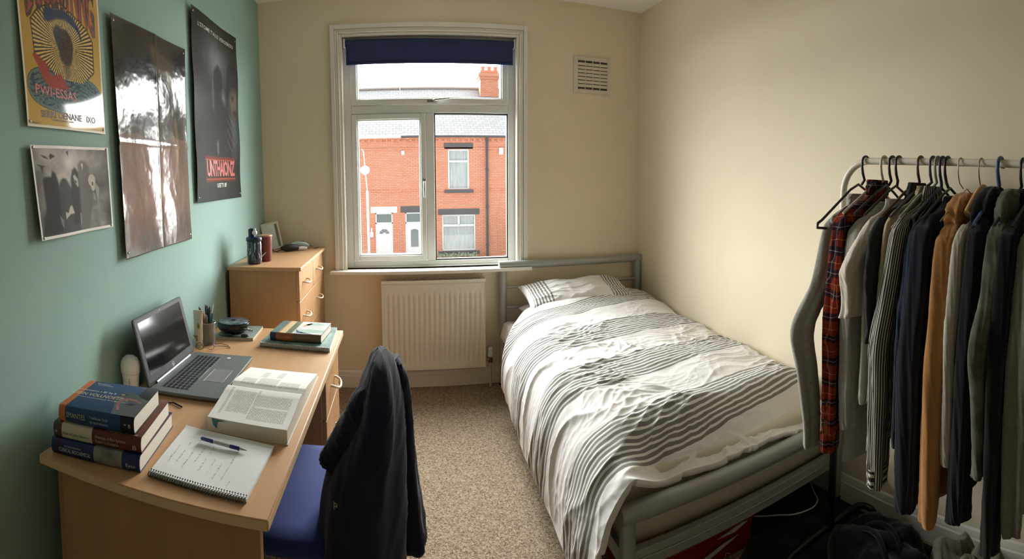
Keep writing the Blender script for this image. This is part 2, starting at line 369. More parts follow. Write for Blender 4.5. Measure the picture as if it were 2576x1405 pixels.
# ------------------------------------------------------------------ outside: the terrace across the street
FY = 22.0; GZ = -2.85
BR = mat('red_brick', (214, 128, 96), 0.9, spec=0.2)
nt, N, L, B = nodes_of(BR)
_t = N.new('ShaderNodeTexCoord'); _mp = N.new('ShaderNodeMapping'); _mp.inputs['Rotation'].default_value = (R(90), 0, 0)
_br = N.new('ShaderNodeTexBrick'); _br.inputs['Scale'].default_value = 1.0; _br.inputs['Brick Width'].default_value = 0.225; _br.inputs['Row Height'].default_value = 0.075; _br.inputs['Mortar Size'].default_value = 0.010
_br.inputs['Color1'].default_value = (*lin((214, 142, 112)), 1); _br.inputs['Color2'].default_value = (*lin((222, 156, 128)), 1); _br.inputs['Mortar'].default_value = (*lin((168, 128, 112)), 1)
L.new(_t.outputs['Object'], _mp.inputs[0]); L.new(_mp.outputs[0], _br.inputs[0]); L.new(_br.outputs[0], B.inputs['Base Color'])
SL = mat('grey_roof_slate', (100, 98, 98), 0.8)
nt, N, L, B = nodes_of(SL)
_t = N.new('ShaderNodeTexCoord'); _mp = N.new('ShaderNodeMapping'); _mp.inputs['Rotation'].default_value = (R(-36), 0, 0)
_br = N.new('ShaderNodeTexBrick'); _br.inputs['Scale'].default_value = 1.0; _br.inputs['Brick Width'].default_value = 0.30; _br.inputs['Row Height'].default_value = 0.20; _br.inputs['Mortar Size'].default_value = 0.012
_br.inputs['Color1'].default_value = (*lin((92, 92, 95)), 1); _br.inputs['Color2'].default_value = (*lin((104, 103, 102)), 1); _br.inputs['Mortar'].default_value = (*lin((64, 64, 66)), 1)
L.new(_t.outputs['Object'], _mp.inputs[0]); L.new(_mp.outputs[0], _br.inputs[0]); L.new(_br.outputs[0], B.inputs['Base Color'])
STONE = mat('dark_grey_stone', (92, 90, 92), 0.8, var=0.08); WSTONE = mat('white_painted_stone', (225, 225, 222), 0.7)
PWH = mat('outdoor_white_upvc', (226, 228, 228), 0.5); DG = mat('dark_house_glass', (120, 130, 128), 0.15); IRON = mat('grey_cast_iron', (78, 76, 78), 0.6)
NET = mat('net_curtain', (205, 208, 208), 0.9, var=0.25, vscale=10, stretch=(9, 1, 0.15)); NET2 = mat('teal_blind_strip', (150, 180, 175), 0.9)
def house(name, label, x0, x1, gut, wins, doors, extra=None, group=None):
    h = thing(name, label, 'house', ((x0 + x1) / 2, FY, GZ), group)
    b = MB()
    # wall with openings cut: build columns of boxes between sorted cut lines
    xs = sorted({x0, x1, *[w[0] for w in wins + doors], *[w[1] for w in wins + doors]}); zt = 3.42
    for a, c in zip(xs[:-1], xs[1:]):
        m_ = (a + c) / 2; cuts = sorted([(w[2], w[3]) for w in wins + doors if w[0] < m_ < w[1]]); z = GZ
        for lo, hi in cuts:
            if lo > z: b.box(a, c, FY, FY + 0.3, z, lo)
            z = hi
        b.box(a, c, FY, FY + 0.3, z, zt)
    for zz in (2.90, 1.04): b.box(x0, x1, FY - 0.03, FY, zz - 0.04, zz + 0.03)
    k = x0 + 0.1
    while k < x1 - 0.1: b.box(k, k + 0.11, FY - 0.07, FY, 3.20, 3.30); k += 0.26
    b.box(x0, x1, FY - 0.06, FY, 3.30, 3.42)
    b.build('brick_wall', BR, h, smooth=False)
    b = MB(); b.box(x0, x1, FY + 6.5, FY + 6.8, GZ, zt); b.build('rear_wall', BR, h, smooth=False)
    b = MB(); b._add([(x0, FY - 0.15, 3.42), (x1, FY - 0.15, 3.42), (x1, FY + 3.6, 6.16), (x0, FY + 3.6, 6.16), (x0, FY + 7.2, 3.42), (x1, FY + 7.2, 3.42)], [(0, 1, 2, 3), (3, 2, 5, 4)])
    b.build('roof', SL, h, solid=0.05, smooth=False)
    b = MB(); b.tube([(x0, FY + 3.6, 6.18), (x1, FY + 3.6, 6.18)], 0.09, 8); b.build('ridge_tiles', mat('ridge_clay', (150, 140, 134), 0.9), h)
    b = MB(); b.tube([(x0, FY - 0.14, 3.42), (x1, FY - 0.14, 3.42)], 0.06, 8); b.build('gutter', gut, h)
    for (a, c, z0, z1, lint, bars) in wins:
        f = MB(); w = 0.075; y0, y1 = FY + 0.05, FY + 0.12
        f.box(a, a + w, y0, y1, z0, z1); f.box(c - w, c, y0, y1, z0, z1); f.box(a + w, c - w, y0, y1, z0, z0 + w); f.box(a + w, c - w, y0, y1, z1 - w, z1)
        zt_ = z1 - (z1 - z0) * 0.30; f.box(a + w, c - w, y0, y1, zt_ - 0.05, zt_ + 0.05)
        if bars: f.box((a + c) / 2 - 0.05, (a + c) / 2 + 0.05, y0, y1, zt_, z1 - w)
        wo = f.build('window', PWH, h, bevel=0.01)
        g = MB(); g.grid(lambda u, v: (a + w + (c - a - 2 * w) * u, FY + 0.14 + 0.012 * math.sin(u * 70 * (c - a)), z0 + w + (z1 - z0 - 2 * w) * v), 60, 1); g.build('net_curtain', NET, wo)
        g = MB(); g.box(a + w, c - w, FY + 0.085, FY + 0.09, z0 + w, z1 - w); g.build('pane', GL, wo, smooth=False)
        g = MB(); g.box(a - 0.17, c + 0.17, FY - 0.03, FY + 0.1, z1, z1 + 0.26); g.build('lintel', lint, h, bevel=0.01)
        g = MB(); g.box(a - 0.17, c + 0.17, FY - 0.07, FY + 0.1, z0 - 0.15, z0); g.build('sill', lint, h, bevel=0.01)
    for (a, c, z0, z1, lint, kind) in doors:
        f = MB(); w = 0.06; f.box(a, a + w, FY + 0.02, FY + 0.12, z0, z1); f.box(c - w, c, FY + 0.02, FY + 0.12, z0, z1); f.box(a, c, FY + 0.02, FY + 0.12, z1 - w, z1); f.box(a, c, FY + 0.02, FY + 0.12, z1 - 0.50, z1 - 0.43)
        f.box(a + w, c - w, FY + 0.06, FY + 0.11, z0, z1 - 0.50)
        d = f.build('door', PWH, h, bevel=0.008)
        g = MB(); g.box(a + w, c - w, FY + 0.07, FY + 0.08, z1 - 0.43, z1 - w); g.build('fanlight', DG, d)
        g = MB(); cx = (a + c) / 2
        if kind == 'fan':
            for q in range(4):
                t0, t1 = math.pi * (q + 0.06) / 4, math.pi * (q + 0.94) / 4; zc = z1 - 0.95
                g.prism([(cx + 0.07 * math.cos(t0), zc + 0.07 * math.sin(t0)), (cx + 0.22 * math.cos(t0), zc + 0.22 * math.sin(t0)), (cx + 0.22 * math.cos((t0 + t1) / 2), zc + 0.22 * math.sin((t0 + t1) / 2)), (cx + 0.22 * math.cos(t1), zc + 0.22 * math.sin(t1)), (cx + 0.07 * math.cos(t1), zc + 0.07 * math.sin(t1))], FY + 0.05, FY + 0.06, plane='xz')
        else:
            g.prism([(cx - 0.17, z1 - 1.55), (cx + 0.17, z1 - 1.55), (cx + 0.17, z1 - 0.80), (cx, z1 - 0.74), (cx - 0.17, z1 - 0.80)], FY + 0.05, FY + 0.06, plane='xz')
        g.build('door_glass', DG, d)
        g = MB(); g.box(cx - 0.14, cx + 0.14, FY + 0.045, FY + 0.06, z1 - 1.76, z1 - 1.72); g.build('letter_box', CHROME, d)
        g = MB(); g.box(a - 0.20, c + 0.20, FY - 0.03, FY + 0.1, z1, z1 + 0.28); g.build('lintel', lint, h, bevel=0.01)
    return h
GUTW = mat('white_gutter', (225, 225, 225), 0.5)
hA = house('terraced_house', 'brick terraced house across the street with white lintel over its white door', -7.0, 0.028, GUTW,
           [(-4.6, -3.3, -1.70, -0.07, WSTONE, True), (-4.4, -3.5, 1.05, 2.85, WSTONE, False)], [(-1.18, -0.40, GZ, 0.06, WSTONE, 'fan')])
hB = house('terraced_house', 'brick terraced house across the street with dark stone lintels and two net-curtained windows', 0.03, 3.958, IRON,
           [(1.80, 3.34, -1.72, -0.07, STONE, True), (2.10, 3.07, 1.05, 2.86, STONE, False)], [(0.16, 0.98, GZ, 0.06, STONE, 'arch')])
hC = house('terraced_house', 'brick terraced house at the right edge of the window view, beyond the drainpipe', 3.96, 11.0, IRON,
           [(7.2, 8.2, 1.05, 2.86, STONE, False), (7.0, 8.5, -1.72, -0.07, STONE, True)], [(5.3, 6.1, GZ, 0.06, STONE, 'arch')])
b = MB(); b.tube([(3.86, FY - 0.1, GZ), (3.86, FY - 0.1, 3.36)], 0.055, 10)
for z in (-1.5, 0.2, 1.9, 3.2): b.tube([(3.86, FY - 0.1, z), (3.86, FY - 0.1, z + 0.1)], 0.075, 10)
b.build('drainpipe', IRON, hB)
b = MB(); b.box(0.03, 0.17, FY - 0.1, FY, 2.62, 2.80); b.build('alarm_box', PWH, hB, bevel=0.01)
b = MB(); b.box(4.42, 4.60, FY - 0.1, FY, 2.62, 2.92); b.build('alarm_box', PWH, hC, bevel=0.01)
# chimney
b = MB(); CHX0, CHX1 = 4.07, 5.0
b.box(CHX0, CHX1, FY + 2.9, FY + 3.8, 5.2, 6.55); b.box(CHX0 - 0.05, CHX1 + 0.05, FY + 2.85, FY + 3.85, 6.55, 6.68); b.box(CHX0 - 0.1, CHX1 + 0.1, FY + 2.8, FY + 3.9, 6.68, 6.84); b.box(CHX0, CHX1, FY + 2.9, FY + 3.8, 6.84, 7.0)
ch = b.build('chimney_stack', BR, hC, smooth=False)
for k in range(3):
    b = MB(); b.lathe([(0.11, 0), (0.13, 0.05), (0.10, 0.10), (0.10, 0.20), (0.125, 0.22), (0.12, 0.26)], (CHX0 + 0.2 + 0.33 * k, FY + 3.35, 7.0), 12); b.build('chimney_pot', mat('terracotta', (196, 130, 104), 0.9), ch)
# dish-like wall lamp bracket on house A
b = MB(); b.box(-1.42, -1.28, FY - 0.14, FY, -1.02, -0.78); b.tube([(-1.35, FY - 0.05, -0.8), (-1.35, FY - 0.12, -0.6)], 0.03); b.build('meter_box', PWH, hA, bevel=0.02)
# street lamp
lp = thing('street_lamp', 'slim white street lamp with a round globe in front of the brick houses', 'street lamp', (-1.44, 20.0, GZ))
b = MB(); b.tube([(-1.35, 20, GZ), (-1.38, 20, 1.1)], 0.05, 10); b.tube([(-1.38, 20, 1.1), (-1.44, 20, 1.8), (-1.50, 20, 2.7), (-1.58, 20, 2.78)], 0.02, 8); b.build('pole', PWH, lp)
b = MB(); b.ball((-1.45, 19.95, 1.93), 0.19, 20, 14, sc3=(1, 1, 0.95)); b.build('globe', PWH, lp)
# street
struct(MB().box(-40, 40, YB + T + 2.0, 60, GZ - 0.2, GZ).build('ground', mat('asphalt', (150, 148, 146), 0.9, var=0.05), smooth=False))
# parked car and hedge, their tops just in the view
car = thing('parked_car', 'silver car parked in the street below the right pane', 'car', (5.4, 19.0, GZ))
CP = mat('silver_car_paint', (200, 204, 206), 0.3, metal=0.3, coat=0.5)
b = MB(); sec = [(3.45, .45, .72), (3.55, .35, .86), (3.9, .30, .98), (4.5, .30, 1.02), (5.0, .30, 1.05), (6.6, .30, 1.05), (7.2, .32, 1.0), (7.5, .4, .85)]
b.loft([[(x, 18.2, GZ + z0), (x, 18.15, GZ + (z0 + z1) / 2), (x, 18.22, GZ + z1), (x, 19.78, GZ + z1), (x, 19.85, GZ + (z0 + z1) / 2), (x, 19.8, GZ + z0)] for x, z0, z1 in sec]); b.build('body', CP, car, bevel=0.03)
b = MB(); b.loft([[(x, 18.28 + d, GZ + 1.0), (x, 18.28 + d, GZ + z), (x, 19.72 - d, GZ + z), (x, 19.72 - d, GZ + 1.0)] for x, z, d in ((3.9, 1.02, 0.0), (4.5, 1.50, 0.12), (5.2, 1.62, .15), (6.4, 1.60, .15), (7.1, 1.04, 0.02))]); b.build('cabin', mat('car_glass', (120, 128, 130), 0.1), car, bevel=0.03)
b = MB(); b.box(4.55, 6.45, 18.4, 19.6, GZ + 1.60, GZ + 1.66); b.build('roof', CP, car, bevel=0.03)
for x in (4.2, 6.7):
    for y in (18.25, 19.75): b = MB(); b.lathe([(0.3, -0.1), (0.33, -0.08), (0.33, 0.08), (0.3, 0.1)], (x, y, GZ + 0.33), 20, axis='y'); b.build('wheel', mat('tyre', (30, 30, 32), 0.8), car)
rs = np.random.RandomState(5)
fl = thing('window_box', 'row of small pale plants along the wall under the lower window opposite', 'plants', (2.4, 21.6, GZ))
b = MB(); b.box(1.5, 3.4, 21.4, 21.85, GZ, -1.98); b.build('planter', STONE, fl, bevel=0.01)
b = MB()
for k in range(260):
    x = 1.55 + 1.8 * rs.rand(); y = 21.45 + 0.35 * rs.rand(); z = -1.98 + 0.17 * rs.rand(); a = rs.rand() * 6.28; s_ = 0.03 + 0.04 * rs.rand()
    b._add([(x, y, z), (x + s_ * math.cos(a), y + s_ * math.sin(a) * .5, z + s_), (x - s_ * math.sin(a) * .5, y, z + s_ * 1.7)], [(0, 1, 2)])
o = b.build('foliage', mat('pale_leaves', (150, 168, 140), 0.8, var=0.2, vscale=30), fl, smooth=False)
# ------------------------------------------------------------------ furniture
BEECH = mat('beech_laminate', (196, 152, 110), 0.42, var=0.07, vscale=5, stretch=(6, 1, 6), bump=0.02)
BEECHV = mat('beech_laminate_upright', (178, 136, 95), 0.45, var=0.07, vscale=5, stretch=(6, 6, 1))
EDGE = mat('beech_edge_band', (226, 192, 150), 0.4); DARKIN = mat('dark_gap', (40, 28, 20), 0.9)
HANDLE = mat('cream_metal_handle', (216, 204, 180), 0.35, metal=0.3)

dk = thing('desk', 'beech desk with three-drawer pedestal along the teal wall', 'desk', (-0.6, 1.64, 0))
DX0, DX1, DY0, DY1, DZ = -0.925, -0.292, 0.965, 2.325, 0.74
b = MB(); b.box(DX0, DX1, DY0, DY1, DZ - 0.026, DZ); b.build('desktop', BEECH, dk, bevel=0.003)
b = MB(); b.box(DX1 - 0.0005, DX1 + 0.0008, DY0 + 0.003, DY1 - 0.003, DZ - 0.024, DZ - 0.003); b.box(DX0 + 0.003, DX1 - 0.003, DY0 - 0.0008, DY0 + 0.0005, DZ - 0.024, DZ - 0.003); b.build('edge_band', EDGE, dk)
b = MB(); b.box(-0.866, -0.318, 0.990, 1.012, 0, DZ - 0.026); b.build('side_panel', BEECHV, dk, bevel=0.002)
b = MB(); b.box(-0.900, -0.884, 1.012, 1.90, 0.30, DZ - 0.026); b.build('back_panel', BEECHV, dk)
b = MB(); b.box(-0.88, -0.334, 1.905, 1.925, 0.0, DZ - 0.026); b.box(-0.88, -0.334, 2.285, 2.305, 0.0, DZ - 0.026); b.box(-0.88, -0.86, 1.925, 2.285, 0, DZ - 0.026); b.box(-0.86, -0.345, 1.925, 2.285, 0.02, 0.05); b.box(-0.36, -0.345, 1.925, 2.285, 0.0, 0.05)
b.build('pedestal', BEECHV, dk, bevel=0.0015)
def bow(b, x, y, z, w, out=0.03, r=0.0055, drop=0.0):
    pts = [(x, y - w / 2, z)]
    for k in range(9):
        a = math.pi * k / 8; pts.append((x + 0.006 + out * math.sin(a) ** 0.6, y - w / 2 * math.cos(a), z - drop * math.sin(a)))
    pts.append((x, y + w / 2, z)); b.tube(pts, r, 10)
for z0, z1 in ((0.492, 0.706), (0.272, 0.488), (0.052, 0.268)):
    b = MB(); b.box(-0.334, -0.316, 1.912, 2.298, z0, z1); d = b.build('drawer', BEECHV, dk, bevel=0.002)
    b = MB(); bow(b, -0.316, 2.105, (z0 + z1) / 2 - 0.02, 0.105, drop=0.018); b.build('handle', HANDLE, d)

cx0, cx1, cy0, cy1, cz = -0.955, -0.552, 2.560, 3.392, 1.006
cd_ = thing('chest_of_drawers', 'tall beech chest of drawers in the corner left of the window', 'chest of drawers', (-0.75, 2.98, 0))
b = MB(); b.box(cx0, cx1 + 0.014, cy0 - 0.014, cy1, cz - 0.02, cz); b.build('top', BEECH, cd_, bevel=0.002)
b = MB(); b.box(cx0, cx1 - 0.018, cy0, cy0 + 0.016, 0, cz - 0.02); b.box(cx0, cx1 - 0.018, cy1 - 0.016, cy1, 0, cz - 0.02); b.box(cx0, cx0 + 0.006, cy0, cy1, 0.05, cz - 0.02); b.box(cx0 + 0.006, cx1 - 0.03, cy0 + 0.016, cy1 - 0.016, 0.06, 0.075); b.box(cx1 - 0.045, cx1 - 0.03, cy0 + 0.016, cy1 - 0.016, 0, 0.075)
b.build('carcass', BEECHV, cd_, bevel=0.001)
rows = [(0.818, 0.982, 2), (0.612, 0.814, 1), (0.408, 0.608, 1), (0.204, 0.404, 1), (0.078, 0.200, 1)]
for z0, z1, n in rows:
    for k in range(n):
        y0 = cy0 + 0.001 + (cy1 - cy0) / n * k; y1 = cy0 - 0.001 + (cy1 - cy0) / n * (k + 1)
        b = MB(); b.box(cx1 - 0.018, cx1, y0 + 0.0015, y1 - 0.0015, z0, z1); b.box(cx1 - 0.32, cx1 - 0.018, y0 + 0.03, y1 - 0.03, z0 + 0.01, z1 - 0.04)
        d = b.build('drawer', BEECHV, cd_, bevel=0.002)
        ys = [(y0 + y1) / 2 - 0.06] if n == 2 else [2.69, 3.12]
        for yy in ys: b = MB(); bow(b, cx1, yy, (z0 + z1) / 2 + (0.008 if n == 2 else 0.01), 0.10, 0.028, 0.005, drop=0.010); b.build('handle', HANDLE, d)

# swivel-free study chair
CHB = mat('royal_blue_upholstery', (24, 48, 118), 0.95, sheen=0.2, var=0.06, vscale=60, bump=0.3, bscale=600); BLKP = mat('black_plastic', (24, 24, 26), 0.5)
chr_ = thing('study_chair', 'blue upholstered chair pushed under the desk, jacket over its back', 'chair', (-0.34, 1.50, 0))
b = MB()
def seatf(k):
    out = []
    for z, g in ((0.415, -0.02), (0.430, 0.0), (0.460, 0.0), (0.474, -0.02), (0.480, -0.07)):
        ring = []
        for i in range(40):
            a = 2 * math.pi * i / 40; c, s_ = math.cos(a), math.sin(a); p = 0.45
            ring.append((-0.355 + (0.225 + g) * math.copysign(abs(c) ** p, c), 1.515 + (0.265 + g) * math.copysign(abs(s_) ** p, s_), z))
        out.append(ring)
    return out
b.loft(seatf(0)); b.build('seat', CHB, chr_, angle=60)
b = MB(); b.box(-0.55, -0.16, 1.30, 1.73, 0.400, 0.416); b.build('seat_base', BLKP, chr_, bevel=0.008)
b = MB(); b.loft([[(-0.095 + dx + 0.012 * math.cos(a) * 1.3, 1.45 + hy * math.sin(a), z) for a in [2 * math.pi * i / 24 for i in range(24)]] for z, hy, dx in ((0.60, 0.12, -.004), (0.62, 0.15, -.002), (0.75, 0.165, .004), (0.86, 0.15, .012), (0.885, 0.11, .014))]); b.build('backrest', CHB, chr_, angle=60)
CHM = mat('chrome_tube', (200, 200, 202), 0.18, metal=1.0)
for s_ in (-1, 1):
    y = 1.515 + s_ * 0.20
    b = MB(); b.tube([(-0.20, y, 0.405), (-0.12, y, 0.42), (-0.085, y - s_ * 0.05, 0.48), (-0.080, y - s_ * 0.13, 0.72)], 0.011, 12); b.build('back_support', BLKP, chr_)
    for x, xo in ((-0.50, -0.06), (-0.19, 0.04)):
        b = MB(); b.tube([(x, y - s_ * 0.02, 0.40), (x + xo * .3, y, 0.30), (x + xo, y + s_ * 0.03, 0.008)], 0.0115, 12); lg = b.build('leg', CHM, chr_)
        b = MB(); b.lathe([(0.015, 0), (0.016, 0.018), (0.013, 0.02)], (x + xo, y + s_ * 0.03, 0), 12); b.build('foot_cap', BLKP, lg)
b = MB(); b.tube([(-0.53, 1.31, 0.20), (-0.53, 1.72, 0.20)], 0.008, 10); b.build('stretcher', CHM, chr_)

# ---- cloth tubes: rings along a path with folds
def crom(P, K):
    P = np.array(P, float); n = len(P); out = []
    for t in np.linspace(0, n - 1, K):
        i = min(int(t), n - 2); f = t - i; p0 = P[max(i - 1, 0)]; p1 = P[i]; p2 = P[i + 1]; p3 = P[min(i + 2, n - 1)]
        out.append(0.5 * ((2 * p1) + (-p0 + p2) * f + (2 * p0 - 5 * p1 + 4 * p2 - p3) * f * f + (-p0 + 3 * p1 - 3 * p2 + p3) * f ** 3))
    return np.array(out)
def cloth_tube(secs, K=60, n=56, seed=0, fold=0.008, crease=0.004, kf=7, kt=1.2, power=0.8, fold0=0.3, b=None, m=0):
    """secs: rows (x, y, z, half_x, half_y, turn_deg); folds run down the length and grow towards the end"""
    S = crom(secs, K); rings = []
    ang = np.arange(n) * 2 * np.pi / n
    T = np.linspace(0, 1, K)[:, None]; A = ang[None, :]
    cx, sx = np.cos(A), np.sin(A)
    f = (perlin(cx * kf / 3.2 + 50 + 0 * T, sx * kf / 3.2 + T * kt + 50, seed)) * fold * (fold0 + (1 - fold0) * T) * 2.2
    cr = (ridge(cx * 2.0 + 20 + T * 2, sx * 2.0 + T * 9 + 20, seed + 5) - 0.3) * crease
    d = f + cr
    for k in range(K):
        x, y, z, hx, hy, tw = S[k]; c = np.cos(ang); s_ = np.sin(ang)
        px = np.sign(c) * np.abs(c) ** power * (max(hx, 0.004) + d[k]); py = np.sign(s_) * np.abs(s_) ** power * (max(hy, 0.004) + d[k])
        a = math.radians(tw); qx = px * math.cos(a) - py * math.sin(a); qy = px * math.sin(a) + py * math.cos(a)
        rings.append([(x + qx[i], y + qy[i], z) for i in range(n)])
    b = b or MB(); b.loft(rings, m); return b

JK = mat('dark_navy_jacket', (24, 30, 50), 0.85, sheen=0.15, spec=0.2, bump=0.25, bscale=260, var=0.1, vscale=20)
jk = thing('jacket', 'dark navy jacket draped over the back of the blue chair', 'jacket', (-0.1, 1.42, 0.18))
torso = [(-0.071, 1.46, 0.945, 0.006, 0.030, 0), (-0.070, 1.45, 0.932, 0.022, 0.085, 0), (-0.070, 1.445, 0.905, 0.036, 0.130, 0), (-0.072, 1.44, 0.86, 0.052, 0.168, 0), (-0.076, 1.43, 0.80, 0.064, 0.186, 0),
         (-0.092, 1.42, 0.73, 0.084, 0.192, 0), (-0.110, 1.41, 0.65, 0.104, 0.192, 0), (-0.120, 1.40, 0.55, 0.116, 0.19, 0), (-0.130, 1.39, 0.42, 0.124, 0.19, 0), (-0.136, 1.385, 0.30, 0.128, 0.19, 0), (-0.138, 1.385, 0.19, 0.126, 0.185, 0)]
_tb = cloth_tube(torso, K=110, n=90, seed=3, fold=0.010, crease=0.004, kf=4.5, kt=1.2, fold0=0.45); _tb.build('jacket_body', JK, jk, angle=180)
sl = [(-0.030, 1.50, 0.90, 0.02, 0.05, 0), (-0.020, 1.49, 0.84, 0.034, 0.062, 0), (-0.012, 1.48, 0.74, 0.036, 0.062, 0), (-0.004, 1.47, 0.60, 0.038, 0.06, 0), (0.008, 1.46, 0.47, 0.040, 0.058, 0), (0.020, 1.455, 0.38, 0.040, 0.055, 0), (0.022, 1.45, 0.335, 0.034, 0.048, 0), (0.015, 1.45, 0.318, 0.012, 0.02, 0)]
cloth_tube(sl, K=80, n=60, seed=11, fold=0.007, crease=0.004, kf=3.5, fold0=0.6).build('sleeve', JK, jk, angle=180)
# collar and turned-back front edge on the desk side
col = [(-0.100, 1.36, 0.880, 0.010, 0.02, 0), (-0.108, 1.35, 0.862, 0.030, 0.040, 0), (-0.122, 1.345, 0.82, 0.040, 0.055, 0), (-0.142, 1.34, 0.77, 0.046, 0.060, 0), (-0.160, 1.34, 0.72, 0.056, 0.060, 0), (-0.172, 1.34, 0.685, 0.066, 0.055, 0), (-0.165, 1.34, 0.655, 0.066, 0.045, 0), (-0.140, 1.34, 0.62, 0.035, 0.03, 0)]
cloth_tube(col, K=70, n=50, seed=21, fold=0.008, crease=0.006, kf=3.5, fold0=0.7).build('collar', JK, jk, angle=180)
from mathutils.bvhtree import BVHTree
_bv = BVHTree.FromPolygons([Vector(p) for p in _tb.v], _tb.f)
def on_jacket(a, z):
    h = _bv.ray_cast(Vector((-0.188 + a, 0.9, 0.600 + z)), Vector((0, 1, 0))); return (-0.188 + a, (h[0].y if h[0] else 1.25) - 0.0012, 0.600 + z)
b = MB(); b.text('P', on_jacket, 0.026, bold=0.03); b.build('logo', mat('jacket_logo_grey', (150, 152, 158), 0.8), jk, smooth=False, recalc=False)

# ------------------------------------------------------------------ bed
STEEL = mat('grey_bed_enamel', (158, 160, 156), 0.38, metal=0.15, var=0.02)
bed = thing('bed', 'grey metal small double bed frame against the right wall', 'bed', (1.22, 2.37, 0))
BX0, BX1, BYF, BYH = 0.700, 1.752, 1.385, 3.362
def post(x, y, z): 
    b = MB(); b.tube([(x, y, 0.008), (x, y, z)], 0.028, 20); p = b.build('bed_post', STEEL, bed)
    b = MB(); b.lathe([(0.03, 0), (0.031, 0.012), (0.029, 0.016)], (x, y, 0), 20); b.build('foot_cap', BLKP, p)
def mitre(name, z, r, y, x0, x1):
    b = MB(); b.tube([(x0, y, z), (x1, y, z)], r, 20); b.build(name, STEEL, bed)
for x in (BX0, BX1): post(x, BYH, 0.855); post(x, BYF, 0.362)
b = MB(); b.tube([(BX0 - 0.028, BYH, 0.858), (BX1 + 0.028, BYH, 0.858)], 0.029, 20); b.build('top_rail', STEEL, bed)
b = MB(); b.tube([(BX0 - 0.030, BYF, 0.362), (BX1 + 0.030, BYF, 0.362)], 0.033, 24); b.build('foot_rail', STEEL, bed)
for z in (0.700, 0.553, 0.40): b = MB(); b.tube([(BX0, BYH, z), (BX1, BYH, z)], 0.011, 12); b.build('head_bar', STEEL, bed)
b = MB(); b.box(BX0, BX1, BYF - 0.014, BYF + 0.014, 0.165, 0.232); b.box(BX0, BX1, BYF - 0.020, BYF - 0.014, 0.200, 0.204); b.build('lower_foot_rail', STEEL, bed, bevel=0.004)
for x in (BX0, BX1): b = MB(); b.box(x - 0.014, x + 0.014, BYF, BYH, 0.165, 0.225); b.build('side_rail', STEEL, bed, bevel=0.004)
b = MB()
for k in range(15): y = BYF + 0.10 + k * 0.128; b.box(BX0 + 0.014, BX1 - 0.014, y - 0.035, y + 0.035, 0.174, 0.188)
o = b.build('slats', mat('pine_slats', (196, 164, 116), 0.7), bed)
SHEET = mat('white_bed_sheet', (226, 224, 222), 0.9, bump=0.1, bscale=300)
MATT = mat('cream_mattress', (204, 198, 182), 0.9, var=0.02, bump=0.15, bscale=300)
b = MB(); b.box(BX0 + 0.005, BX1 - 0.005, 1.436, 3.325, 0.190, 0.448); tag(b.build('mattress', MATT, bevel=0.030, bseg=4), 'cream mattress on the metal bed, bare end showing at the foot', 'mattress')
# sheet corner at the head
b = MB()
def shf(u, v):
    x = 0.672 + 0.40 * u; y = 2.96 + 0.36 * v; z = 0.470 + 0.012 * math.sin(u * 5 + v * 3)
    if u < 0.12: t = 1 - u / 0.12; x = 0.672 + 0.03 * (1 - t) ; z = 0.476 - 0.12 * t
    return (x, y, z + 0.012 * float(perlin(u * 4, v * 4, 3)))
b.grid(shf, 30, 24); tag(b.build('bed_sheet', SHEET, solid=0.003, recalc=False), 'white fitted sheet showing at the head corner of the bed', 'sheet')

# duvet
DV = bpy.data.materials.new('striped_duvet_cotton'); DV.use_nodes = True; nt, N, L, B = nodes_of(DV)
B.inputs['Roughness'].default_value = 0.9; B.inputs['Specular IOR Level'].default_value = 0.2; B.inputs['Sheen Weight'].default_value = 0.15
_uv = N.new('ShaderNodeUVMap'); _sp = N.new('ShaderNodeSeparateXYZ'); L.new(_uv.outputs[0], _sp.inputs[0])
V = _sp.outputs['Y']; U = _sp.outputs['X']
_b1 = math_node(nt, 'SUBTRACT', V, 1.437); _b1 = math_node(nt, 'DIVIDE', _b1, 0.465); _fr = math_node(nt, 'FRACT', _b1)
_inb = math_node(nt, 'LESS_THAN', _fr, 0.490)
_ln = math_node(nt, 'FRACT', math_node(nt, 'MULTIPLY', _fr, 0.465 / 0.0232)); _st = math_node(nt, 'LESS_THAN', _ln, 0.60)
_lo = math_node(nt, 'GREATER_THAN', V, 1.437); _hi = math_node(nt, 'LESS_THAN', V, 3.10)
_mk = math_node(nt, 'MULTIPLY', math_node(nt, 'MULTIPLY', _inb, _st), math_node(nt, 'MULTIPLY', _lo, _hi))
_mx = N.new('ShaderNodeMix'); _mx.data_type = 'RGBA'; L.new(_mk, _mx.inputs[0]); _mx.inputs[6].default_value = (*lin((228, 226, 224)), 1); _mx.inputs[7].default_value = (*lin((128, 127, 123)), 1)
L.new(_mx.outputs[2], B.inputs['Base Color'])
_tc = N.new('ShaderNodeTexCoord'); _n = N.new('ShaderNodeTexNoise'); _n.inputs['Scale'].default_value = 55; _n.inputs['Detail'].default_value = 4; L.new(_tc.outputs['Object'], _n.inputs[0])
_bp = N.new('ShaderNodeBump'); _bp.inputs['Strength'].default_value = 0.25; _bp.inputs['Distance'].default_value = 0.004; L.new(_n.outputs[0], _bp.inputs['Height']); L.new(_bp.outputs[0], B.inputs['Normal'])

